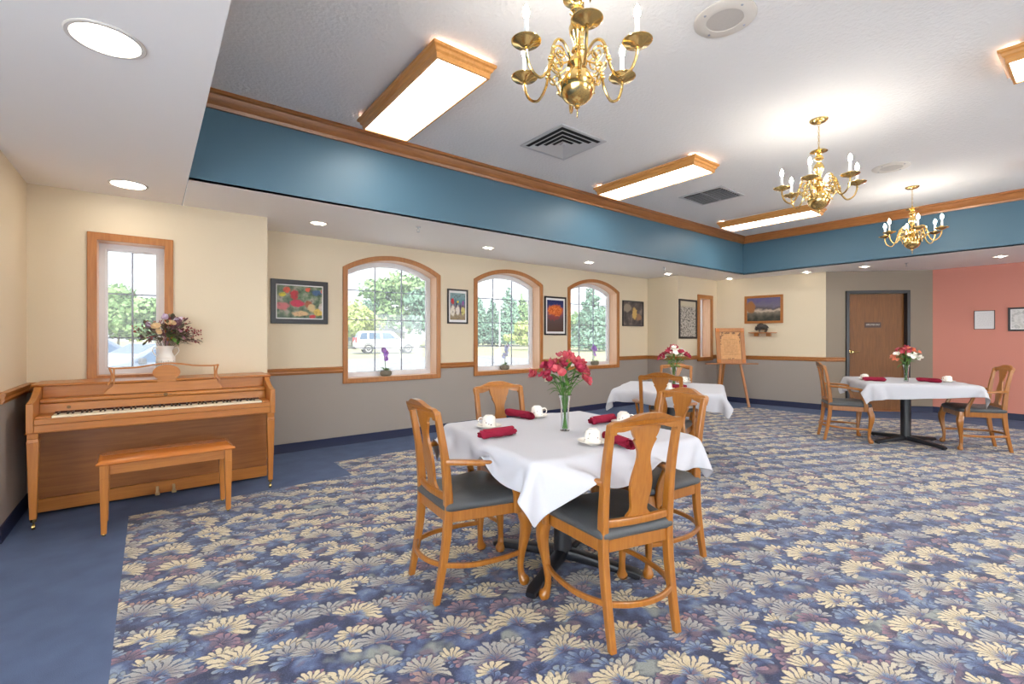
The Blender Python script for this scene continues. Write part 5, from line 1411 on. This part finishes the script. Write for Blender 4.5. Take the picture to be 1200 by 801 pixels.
for c, q in (((-0.035, 0, 0.098), (0.066, 0.036, 0.052)), ((0.03, 0, 0.105), (0.060, 0.038, 0.062)), ((0.012, 0, 0.135), (0.046, 0.030, 0.040)), ((0.0, 0, 0.10), (0.07, 0.035, 0.048)), ((-0.072, 0, 0.094), (0.036, 0.031, 0.040)), ((0.082, 0, 0.088), (0.034, 0.027, 0.036)), ((0.102, 0, 0.066), (0.022, 0.019, 0.026)), ((0.086, 0, 0.045), (0.010, 0.009, 0.018))):
    mb.ball(c, q, 14, 10)
for x, y, r0 in ((0.045, -0.020, .014), (0.030, 0.020, .014), (-0.075, -0.018, .015), (-0.062, 0.018, .015)):
    mb.tube([(x, y, 0.085), (x + (.004 if x > 0 else -.010), y, 0.048), (x + (.002 if x > 0 else .000), y, 0.02), (x + .006, y, 0.0)], [r0 * 1.5, r0, r0 * .62, r0 * .75], 10)
mb.tube(smoothpath([(-0.104, 0, 0.108), (-0.118, 0, 0.085), (-0.118, 0, 0.06)], 3), [.005] * 5 + [.004] * 2, 6)
bb = mb.build('body', plain('bison_brown', srgb(62, 54, 48), 0.7, noise=0.5, scale=70, bump=0.8, bscale=140), br)
rm = bb.modifiers.new('skin', 'REMESH'); rm.mode = 'VOXEL'; rm.voxel_size = 0.005; rm.use_smooth_shade = True
for s in (-1, 1):
    mb = MB(); mb.tube(smoothpath([(0.080, s * 0.022, 0.112), (0.082, s * 0.040, 0.118), (0.080, s * 0.044, 0.136)], 3), [.006, .006, .005, .005, .004, .003, .0015], 8); mb.build('horn', plain('horn_pale', srgb(196, 186, 166), 0.4), br)
br.rotation_euler[2] += PI

# ------------------------------------------------------------------ easel and its wooden plaque
ec = Vector((8.46, 4.31, 0)); ef = Vector((-0.635, -0.772, 0)); er = Vector((-ef.y, ef.x, 0))  # facing direction, its right-hand side as seen
ea = math.atan2(er.y, er.x)
er_ = empty('easel', (ec.x, ec.y, 0), math.atan2(-ef.x, ef.y) + PI, 'light wooden three legged easel by the narrow window', 'easel')
# local: x to the viewer's right, -y towards the viewer
mb = MB(); wl = M['oak_z']
for s in (-1, 1):
    mb = MB(); mb.tube([(s * 0.29, -0.10, 0.0), (s * 0.175, 0.0, 0.80), (s * 0.09, 0.078, 1.38)], [(0.016, 0.022)] * 3, 8, sec=0.35, up=(0, 1, 0)); mb.build('leg', wl, er_)
mb = MB(); mb.tube([(-0.05, 0.40, 0.0), (-0.02, 0.24, 0.75), (0, 0.115, 1.38)], [(0.016, 0.022)] * 3, 8, sec=0.35, up=(0, 1, 0)); mb.build('leg', wl, er_)
mb = MB(); mb.box(-0.12, 0.12, 0.082, 0.12, 1.32, 1.37); mb.build('head_block', wl, er_)
mb = MB(); mb.box(-0.47, 0.47, -0.075, -0.005, 0.782, 0.800); mb.build('ledge', M['oak_x'], er_, bevel=0.003)
mb = MB(); mb.box(-0.17, 0.17, 0.078, 0.098, 1.10, 1.14); mb.build('crossbar', M['oak_x'], er_, bevel=0.003)
def plaque_mat():
    m, nt, b = new_mat('carved_plaque'); N = NB(nt)
    tc = nt.nodes.new('ShaderNodeTexCoord'); sp = nt.nodes.new('ShaderNodeSeparateXYZ'); nt.links.new(tc.outputs['Object'], sp.inputs[0])
    x, z = sp.outputs[0], sp.outputs[2]
    wv, _ = N.noise(N.xyz(N.mul(x, 10.0), 0.0, N.mul(z, 1.0)), 12, 3.0)
    f, _ = N.noise(tc.outputs['Object'], 26, 3.0)
    line = N.m('LESS_THAN', N.m('FRACT', N.mul(z, 46)), 0.42)
    tx = N.mul(N.mul(line, N.sm(wv, .44, .5)), N.mul(N.m('LESS_THAN', N.m('ABSOLUTE', x), 0.125), N.m('LESS_THAN', N.m('ABSOLUTE', N.sub(z, 0.30)), 0.155)))
    base = N.ramp(f, [(.3, srgb(196, 140, 84)), (.7, srgb(212, 158, 100))])
    o = N.mix(N.mul(tx, .42), base, srgb(104, 62, 28))
    # leafy carved corners and border line
    ax = N.m('ABSOLUTE', x)
    sc = N.m('GREATER_THAN', f, 0.50)
    arch = N.sub(z, N.sub(0.545, N.mul(N.mul(x, x), 2.3)))
    cor = N.mul(N.mul(N.m('GREATER_THAN', arch, 0.0), N.m('GREATER_THAN', z, 0.36)), sc)
    edge = N.mul(N.mul(N.m('GREATER_THAN', ax, 0.160), N.m('GREATER_THAN', z, 0.34)), sc)
    bot = N.mul(N.mul(N.m('LESS_THAN', z, 0.095), N.m('LESS_THAN', ax, 0.06)), sc)
    bord = N.m('GREATER_THAN', N.m('MAXIMUM', N.sub(ax, 0.184), N.sub(N.m('ABSOLUTE', N.sub(z, 0.325)), 0.250)), 0.0)
    k = N.m('MAXIMUM', N.m('MAXIMUM', cor, edge), N.m('MAXIMUM', bot, bord))
    nt.links.new(N.mix(N.mul(k, .8), o, srgb(84, 48, 22)), b.inputs['Base Color']); setp(b, **{'Roughness': 0.4})
    return m
tilt = math.radians(8)
pq = empty('carved_plaque', tuple(ec + er.normalized() * 0 + Vector((0, 0, 0.8005))), 0, 'carved wooden plaque with small engraved text standing on the easel', 'plaque')
pq.rotation_euler = (-tilt, 0, er_.rotation_euler[2]); pq.location = er_.matrix_basis @ Vector((0, -0.052, 0.8012))
mb = MB(); mb.box(-0.195, 0.195, 0.008, 0.020, 0.06, 0.59); mb.build('engraved_panel', plaque_mat(), pq, smooth=False)
rc = lambda a, b0, b1: [(-a, b0), (a, b0), (a, b1), (-a, b1)]
mb = MB(); mb.ring(rc(0.262, 0.0, 0.652), rc(0.190, 0.070, 0.582), lambda q: (q[0], 0.0, q[1]), lambda q: (q[0], 0.026, q[1])); mb.build('frame', M['oak_z'], pq, bevel=0.003)
for sx in (-1, 1):
    for z in (0.037, 0.615):
        mb = MB(); mb.box(sx * 0.226 - 0.032, sx * 0.226 + 0.032, -0.005, 0.0005, z - 0.032, z + 0.032); mb.build('corner_block', M['bench'], pq, bevel=0.003)

# ------------------------------------------------------------------ outdoors
def gz(y): return -0.42 + 0.34 * min(1, max(0, (y - 8) / 30.0)) ** 1.0
def ground(name, x0, x1, ys, mat, lift=0.0):
    mb = MB(); vs = []
    for y in ys: vs += [(x0, y, gz(y) + lift), (x1, y, gz(y) + lift)]
    mb.add(vs, [(i * 2, i * 2 + 1, i * 2 + 3, i * 2 + 2) for i in range(len(ys) - 1)])
    return struct(mb.build(name, mat, smooth=False))
lawn = plain('sunlit_lawn', srgb(176, 178, 140), 0.9, spec=0.1, noise=0.15, scale=0.4)
asph = plain('pale_asphalt', srgb(158, 158, 162), 0.9, spec=0.1, noise=0.10, scale=1.0)
ground('ground_lawn', -160, 260, [5.9, 8, 38, 60, 260], lawn)
ground('ground_parking', -60, 21.5, [14.5, 24, 42.5], asph, 0.02)
ground('ground_added_bounce', -40, 60, [5.9, 8, 14.5], plain('pale_bounce_ground', srgb(240, 238, 232), 0.9, spec=0.1, noise=0.05, scale=2.0), 0.03)  # unseen pale strip, added to bounce daylight up onto the soffit
ground('ground_street', -160, 260, [62, 68], asph, 0.03)

def make_car(name, prof, roof, glass, L, width, wheels, wr, col, label, loc, rz, suv):
    """body from a side profile; x forward, y across"""
    r = empty(name, loc, rz, label, 'car')
    paint = plain(name + '_paint', col, 0.25, coat=0.6)
    hw = width / 2
    def side(p, s):
        z = p[1]; k = 0.0 if z < roof[0] else (z - roof[0]) / (roof[1] - roof[0]) * roof[2]
        return (p[0], s * (hw - k), z)
    mb = MB(); mb.prism(prof, lambda p: side(p, -1), lambda p: side(p, 1)); mb.build('body', paint, r, bevel=0.05, angle=50)
    gm = plain(name + '_glass', srgb(84, 106, 134), 0.15, spec=0.4)
    for s in (-1, 1):
        for g in glass:
            mb = MB(); mb.prism(g, lambda p: tuple(Vector(side(p, s)) + Vector((0, s * 0.008, 0))), lambda p: tuple(Vector(side(p, s)) - Vector((0, s * 0.02, 0)))); mb.build('side_window', gm, r)
    def cross(a, b, y0, y1, nm):
        d = Vector((b[0] - a[0], 0, b[1] - a[1])).normalized(); n = Vector((d.z, 0, -d.x)); n = n if n.z > 0 else -n
        mb = MB(); vs = []
        for q in (0.006, -0.02):
            for p, y in ((a, y0), (b, y1)):
                for s in (-1, 1): vs.append(tuple(Vector((p[0], s * y, p[1])) + n * q))
        mb.add(vs, [(0, 1, 3, 2), (6, 7, 5, 4), (0, 4, 5, 1), (1, 5, 7, 3), (3, 7, 6, 2), (2, 6, 4, 0)]); mb.build(nm, gm, r)
    cross(suv['ws'][0], suv['ws'][1], hw - 0.16, hw - 0.26, 'windshield'); cross(suv['rw'][0], suv['rw'][1], hw - 0.16, hw - 0.26, 'rear_window')
    tyre = plain(name + '_tyre', srgb(70, 70, 74), 0.8); hub = plain(name + '_hub', srgb(214, 214, 216), 0.3, metal=0.4); arch = plain(name + '_arch', srgb(96, 98, 104), 0.7)
    for x in wheels:
        for s in (-1, 1):
            mb = MB(); mb.lathe([(wr * 0.62, -0.11), (wr * 0.95, -0.11), (wr, -0.08), (wr, 0.08), (wr * 0.95, 0.11), (wr * 0.62, 0.11)], 28, (x, s * (hw - 0.10), wr), axis='y'); w = mb.build('wheel', tyre, r)
            mb = MB(); mb.lathe([(wr * 0.64, 0.085 * s), (wr * 0.60, 0.114 * s), (wr * 0.2, 0.105 * s), (0.0, 0.118 * s)], 24, (x, s * (hw - 0.10), wr), axis='y'); mb.build('hubcap', hub, w)
            mb = MB(); ar = [(x + (wr + 0.09) * cos(t), wr + (wr + 0.09) * sin(t)) for t in np.linspace(-0.1, PI + 0.1, 18)] + [(x + (wr + 0.02) * cos(t), wr + (wr + 0.02) * sin(t)) for t in np.linspace(PI + 0.1, -0.1, 18)]
            mb.prism(ar, lambda p: (p[0], s * (hw + 0.012), p[1]), lambda p: (p[0], s * (hw - 0.05), p[1])); mb.build('wheel_arch', arch, r)
    for s in (-1, 1):
        mb = MB(); x, z0, z1 = suv['tail']; mb.box(x - 0.02, x + 0.10, s * (hw - 0.02) - 0.07, s * (hw - 0.02) + 0.028, z0, z1); mb.build('tail_light', plain(name + '_tail', srgb(206, 60, 66), 0.3), r, bevel=0.01)
        mb = MB(); x, z = suv['mir']; mb.box(x, x + 0.12, s * (hw + 0.09) - 0.09, s * (hw + 0.09) + 0.09, z, z + 0.15); mb.build('side_mirror', arch, r, bevel=0.03)
    mb = MB(); mb.box(suv['bump'][0], suv['bump'][0] + 0.22, -hw + 0.08, hw - 0.08, 0.38, 0.62); mb.build('bumper', arch, r, bevel=0.04)
    return r
white_car = srgb(238, 239, 242)
make_car('suv', [(-2.72, 0.42), (-2.74, 0.95), (-2.66, 1.12), (-2.42, 1.84), (-2.2, 1.93), (0.1, 1.93), (0.42, 1.86), (1.02, 1.25), (2.45, 1.10), (2.62, 0.95), (2.68, 0.45), (2.1, 0.36), (-2.2, 0.36)], (1.12, 1.93, 0.20),
         [[(-2.42, 1.22), (-2.25, 1.75), (-1.75, 1.78), (-1.75, 1.22)], [(-1.62, 1.22), (-1.62, 1.78), (-0.72, 1.78), (-0.66, 1.22)], [(-0.5, 1.22), (-0.55, 1.78), (0.12, 1.77), (0.68, 1.26)]],
         5.4, 2.0, (-1.68, 1.66), 0.41, white_car, 'white sport utility vehicle parked outside the first arched window', (16.4, 39.0, gz(39.0) + 0.02), math.atan2(-0.23, 0.976),
         {'ws': ((0.98, 1.28), (0.46, 1.83)), 'rw': ((-2.66, 1.24), (-2.44, 1.80)), 'tail': (-2.72, 0.95, 1.38), 'mir': (0.62, 1.2), 'bump': (-2.84, 0)})
sedan = [(-2.2, 0.35), (-2.24, 0.72), (-2.12, 0.92), (-1.55, 0.98), (-0.85, 1.40), (-0.45, 1.46), (0.2, 1.44), (1.0, 0.98), (1.95, 0.82), (2.2, 0.62), (2.22, 0.35), (1.8, 0.24), (-1.8, 0.24)]
sg_ = [[(-1.30, 0.98), (-0.80, 1.34), (-0.32, 1.39), (-0.30, 0.98)], [(-0.22, 0.98), (-0.24, 1.39), (0.18, 1.37), (0.80, 0.98)]]
sd = {'ws': ((0.94, 1.0), (0.24, 1.42)), 'rw': ((-1.5, 0.99), (-0.88, 1.38)), 'tail': (-2.22, 0.66, 0.86), 'mir': (0.62, 0.94), 'bump': (-2.30, 0)}
make_car('sedan', sedan, (0.95, 1.46, 0.22), sg_, 4.4, 1.8, (-1.35, 1.36), 0.33, srgb(140, 152, 172), 'pale silver sedan parked nearest the narrow piano window, partly behind the vase', (0.05, 15.6, gz(15.6) + 0.02), math.radians(205), sd)
make_car('hatchback', [(-2.05, 0.35), (-2.08, 0.9), (-1.7, 1.46), (-0.9, 1.58), (0.2, 1.52), (0.95, 1.02), (1.85, 0.86), (2.05, 0.62), (2.06, 0.35), (1.7, 0.26), (-1.7, 0.26)], (1.0, 1.58, 0.22),
         [[(-1.55, 1.02), (-1.35, 1.42), (-0.5, 1.48), (-0.5, 1.02)], [(-0.4, 1.02), (-0.4, 1.48), (0.15, 1.44), (0.72, 1.02)]], 4.1, 1.78, (-1.3, 1.3), 0.34, srgb(120, 134, 160), 'grey blue hatchback parked behind the sedan, seen at the left of the piano window', (-1.5, 20.8, gz(20.8) + 0.02), math.radians(12),
         {'ws': ((0.9, 1.04), (0.24, 1.5)), 'rw': ((-2.04, 1.0), (-1.72, 1.44)), 'tail': (-2.07, 0.8, 1.0), 'mir': (0.6, 0.98), 'bump': (-2.14, 0)})

def leaf_quads(mb, centres, n, size, rng):
    """leaf clumps scattered in the shells of several ellipsoids"""
    C_ = np.array([c[:3] for c in centres]); Rr = np.array([c[3:6] for c in centres])
    w = Rr.prod(1) ** 0.66; w /= w.sum()
    idx = rng.choice(len(C_), n, p=w)
    d = rng.normal(size=(n, 3)); d /= np.linalg.norm(d, axis=1)[:, None]
    rad = 0.55 + 0.5 * rng.rand(n)
    p = C_[idx] + d * Rr[idx] * rad[:, None]
    a = rng.normal(size=(n, 3)); a /= np.linalg.norm(a, axis=1)[:, None]
    b = np.cross(a, d + 0.3 * rng.normal(size=(n, 3))); b /= np.maximum(1e-6, np.linalg.norm(b, axis=1))[:, None]
    s = size * (0.6 + 0.8 * rng.rand(n))[:, None]
    vs = np.concatenate([p - a * s, p + b * s * 0.6, p + a * s, p - b * s * 0.6], 1).reshape(-1, 3)
    mb.add([tuple(v) for v in vs], [(4 * i, 4 * i + 1, 4 * i + 2, 4 * i + 3) for i in range(n)])
bark = plain('grey_bark', srgb(150, 140, 130), 0.9, noise=0.3, scale=6)
TM = {'green': leafy('tree_green', srgb(112, 150, 96), srgb(166, 194, 140), rough=0.7), 'blue': leafy('tree_bluegreen', srgb(104, 142, 122), srgb(146, 180, 160), rough=0.7), 'lime': leafy('tree_lime', srgb(166, 184, 104), srgb(206, 216, 150), rough=0.7)}
def tree(px, dist, h, w, kind, mat, seed, label, n=2600):
    """px: bearing as photo column; dist: depth from the camera"""
    rng = np.random.RandomState(seed)
    s = (px - 600) / 545.6 * dist; x = 0.6136 * dist + 0.7896 * s; y = 0.7896 * dist - 0.6136 * s
    r = empty('tree', (x, y, gz(y)), 0, label, 'tree', 'trees seen through the windows')
    mb = MB()
    if kind == 'conifer':
        cs = [(rng.normal(0, .02) * w, rng.normal(0, .02) * w, h * (0.10 + 0.86 * t), 0.5 * w * (1.02 - t) ** 0.9 + 0.2, 0.5 * w * (1.02 - t) ** 0.9 + 0.2, h * 0.075) for t in np.linspace(0, 1, 12)]
    else:
        cs = [(rng.normal(0, .22) * w, rng.normal(0, .22) * w, h * rng.uniform(0.30, 0.80), w * rng.uniform(.16, .28), w * rng.uniform(.16, .28), h * rng.uniform(.10, .18)) for _ in range(12)] + [(0, 0, h * .55, w * .36, w * .36, h * .36)]
    leaf_quads(mb, cs, n, 0.028 * w + 0.10, rng); mb.build('crown', TM[mat], r, smooth=False)
    mb = MB(); mb.tube([(0, 0, -0.2), (0.02 * w, 0, h * .3), (0, 0.01 * w, h * .75)], [0.030 * h * .6, 0.02 * h * .7, 0.006 * h], 8); mb.build('trunk', bark, r)
for q in ((138, 48, 7.6, 6.0, 'round', 'green', 1, 'green tree behind the parked cars at the left of the piano window'), (176, 46, 5.8, 6.5, 'round', 'green', 2, 'green tree behind the parked cars at the right of the piano window'), (155, 60, 7.0, 9.0, 'round', 'lime', 12, 'yellow green tree low between the two at the piano window'),
          (412, 72, 8.2, 9.0, 'round', 'lime', 3, 'yellow green tree at the left of the first arched window'), (470, 80, 14.0, 12.0, 'round', 'green', 4, 'tall broad green tree in the middle of the first arched window'), (500, 76, 10.5, 9.0, 'round', 'blue', 5, 'blue green tree at the right of the first arched window'), (440, 90, 10.0, 9.0, 'round', 'blue', 6, 'blue green tree behind the low house'),
          (560, 84, 9.0, 6.5, 'conifer', 'blue', 7, 'dark conifer at the left of the middle arched window'), (577, 88, 8.5, 6.0, 'conifer', 'blue', 8, 'conifer left of the flagpole in the middle arched window'), (596, 80, 10.0, 7.0, 'conifer', 'blue', 9, 'tallest conifer in the middle arched window'), (612, 88, 9.5, 7.0, 'conifer', 'green', 10, 'conifer at the right of the middle arched window'), (619, 52, 3.6, 4.2, 'round', 'lime', 11, 'small yellow green tree on the lawn in the middle arched window'),
          (541, 84, 8.0, 6.0, 'conifer', 'green', 17, 'conifer hidden between the first two arched windows'),
          (694, 50, 7.0, 5.2, 'conifer', 'blue', 13, 'large blue spruce in the last arched window'), (675, 92, 7.0, 6.0, 'round', 'green', 14, 'distant green tree at the left of the last arched window'), (735, 92, 8.0, 8.0, 'round', 'green', 15, 'distant green tree to the right of the blue spruce')):
    tree(*q)
# low house beyond the car park
hx, hy = (0.6136 * 84 + 0.7896 * (436 - 600) / 545.6 * 84, 0.7896 * 84 - 0.6136 * (436 - 600) / 545.6 * 84)
hr = empty('house', (hx, hy, gz(hy)), math.radians(-20), 'low house with a grey hip roof beyond the white vehicle', 'house')
mb = MB(); mb.box(-5.5, 5.5, -3.5, 3.5, -0.1, 2.3); mb.build('wall', plain('house_siding', srgb(214, 212, 208), 0.8), hr, smooth=False)
mb = MB(); mb.add([(-6, -4, 2.3), (6, -4, 2.3), (6, 4, 2.3), (-6, 4, 2.3), (-2.4, 0, 3.7), (2.4, 0, 3.7)], [(0, 1, 5, 4), (1, 2, 5), (2, 3, 4, 5), (3, 0, 4), (3, 2, 1, 0)]); mb.build('roof', plain('grey_shingles', srgb(168, 166, 170), 0.9, noise=0.15, scale=3), hr, smooth=False)
for x in (-3.4, 0.0, 3.2):
    mb = MB(); mb.box(x - 0.55, x + 0.55, -3.53, -3.49, 0.9, 1.9); mb.build('window', plain('house_window', srgb(120, 134, 150), 0.2), hr, smooth=False)
mb = MB(); mb.box(-1.9, -1.0, -3.53, -3.49, 0, 2.0); mb.build('door', plain('house_door', srgb(150, 130, 118), 0.6), hr, smooth=False)
# flagpole with a white utility box beside it
def at(px, d):
    s = (px - 600) / 545.6 * d; return (0.6136 * d + 0.7896 * s, 0.7896 * d - 0.6136 * s)
x, y = at(585.5, 30)
fp = empty('flagpole', (x, y, gz(y)), 0, 'thin white pole standing on the lawn in the middle arched window', 'pole')
mb = MB(); mb.lathe([(0.045, 0.0), (0.045, 2.0), (0.028, 5.6)], 12); mb.build('pole', M['white'], fp)
mb = MB(); mb.ball((0, 0, 5.64), 0.06); mb.build('ball_finial', M['brass'], fp)
mb = MB(); mb.lathe([(0.12, 0.0), (0.12, 0.02), (0.06, 0.06)], 14); mb.build('base_plate', M['white'], fp)
x, y = at(583.5, 28)
ub = empty('utility_box', (x, y, gz(y)), 0.5, 'pale square utility box on the lawn at the foot of the white pole', 'utility box')
mb = MB(); mb.box(-0.17, 0.17, -0.14, 0.14, 0.0, 0.80); mb.build('cabinet', plain('utility_grey', srgb(206, 206, 200), 0.6), ub, bevel=0.02)
mb = MB(); mb.box(-0.19, 0.19, -0.16, 0.16, 0.80, 0.84); mb.build('cap', plain('utility_cap', srgb(190, 190, 186), 0.6), ub, bevel=0.01)

# ------------------------------------------------------------------ light, sky, camera
w = bpy.data.worlds.new('World'); SC.world = w; w.use_nodes = True
nt = w.node_tree; bg = nt.nodes['Background']
bg.inputs['Color'].default_value = (0.86, 0.93, 1.0, 1); bg.inputs['Strength'].default_value = SKY
sun = bpy.data.lights.new('sun', 'SUN'); sun.energy = SUN; sun.angle = math.radians(1.0); sun.color = (1.0, 0.96, 0.88)
so = bpy.data.objects.new('sun', sun); COL.objects.link(so); so.rotation_euler = (math.radians(50), 0, math.radians(-22))
cam = bpy.data.cameras.new('camera'); co = bpy.data.objects.new('camera', cam); COL.objects.link(co)
cam.sensor_width = 36.0; cam.lens = 36.0 * 545.6 / 1200; cam.shift_y = -4.5 / 1200
co.location = (0, 0, 1.26); co.rotation_euler = (PI / 2, 0, -math.radians(37.8517)); cam.clip_start = 0.02; cam.clip_end = 500
SC.camera = co
vs_ = SC.view_settings
SC.display_settings.display_device = 'sRGB'
vs_.view_transform = 'Standard'; vs_.look = 'None'; vs_.gamma = 1.0; vs_.exposure = EXPO; vs_.use_curve_mapping = False
SC.cycles.use_denoising = True
SC.cycles.max_bounces = 10; SC.cycles.diffuse_bounces = 5; SC.cycles.glossy_bounces = 4; SC.cycles.transparent_max_bounces = 12
SC.cycles.sample_clamp_indirect = 8.0
SC.cycles.caustics_reflective = False; SC.cycles.caustics_refractive = False
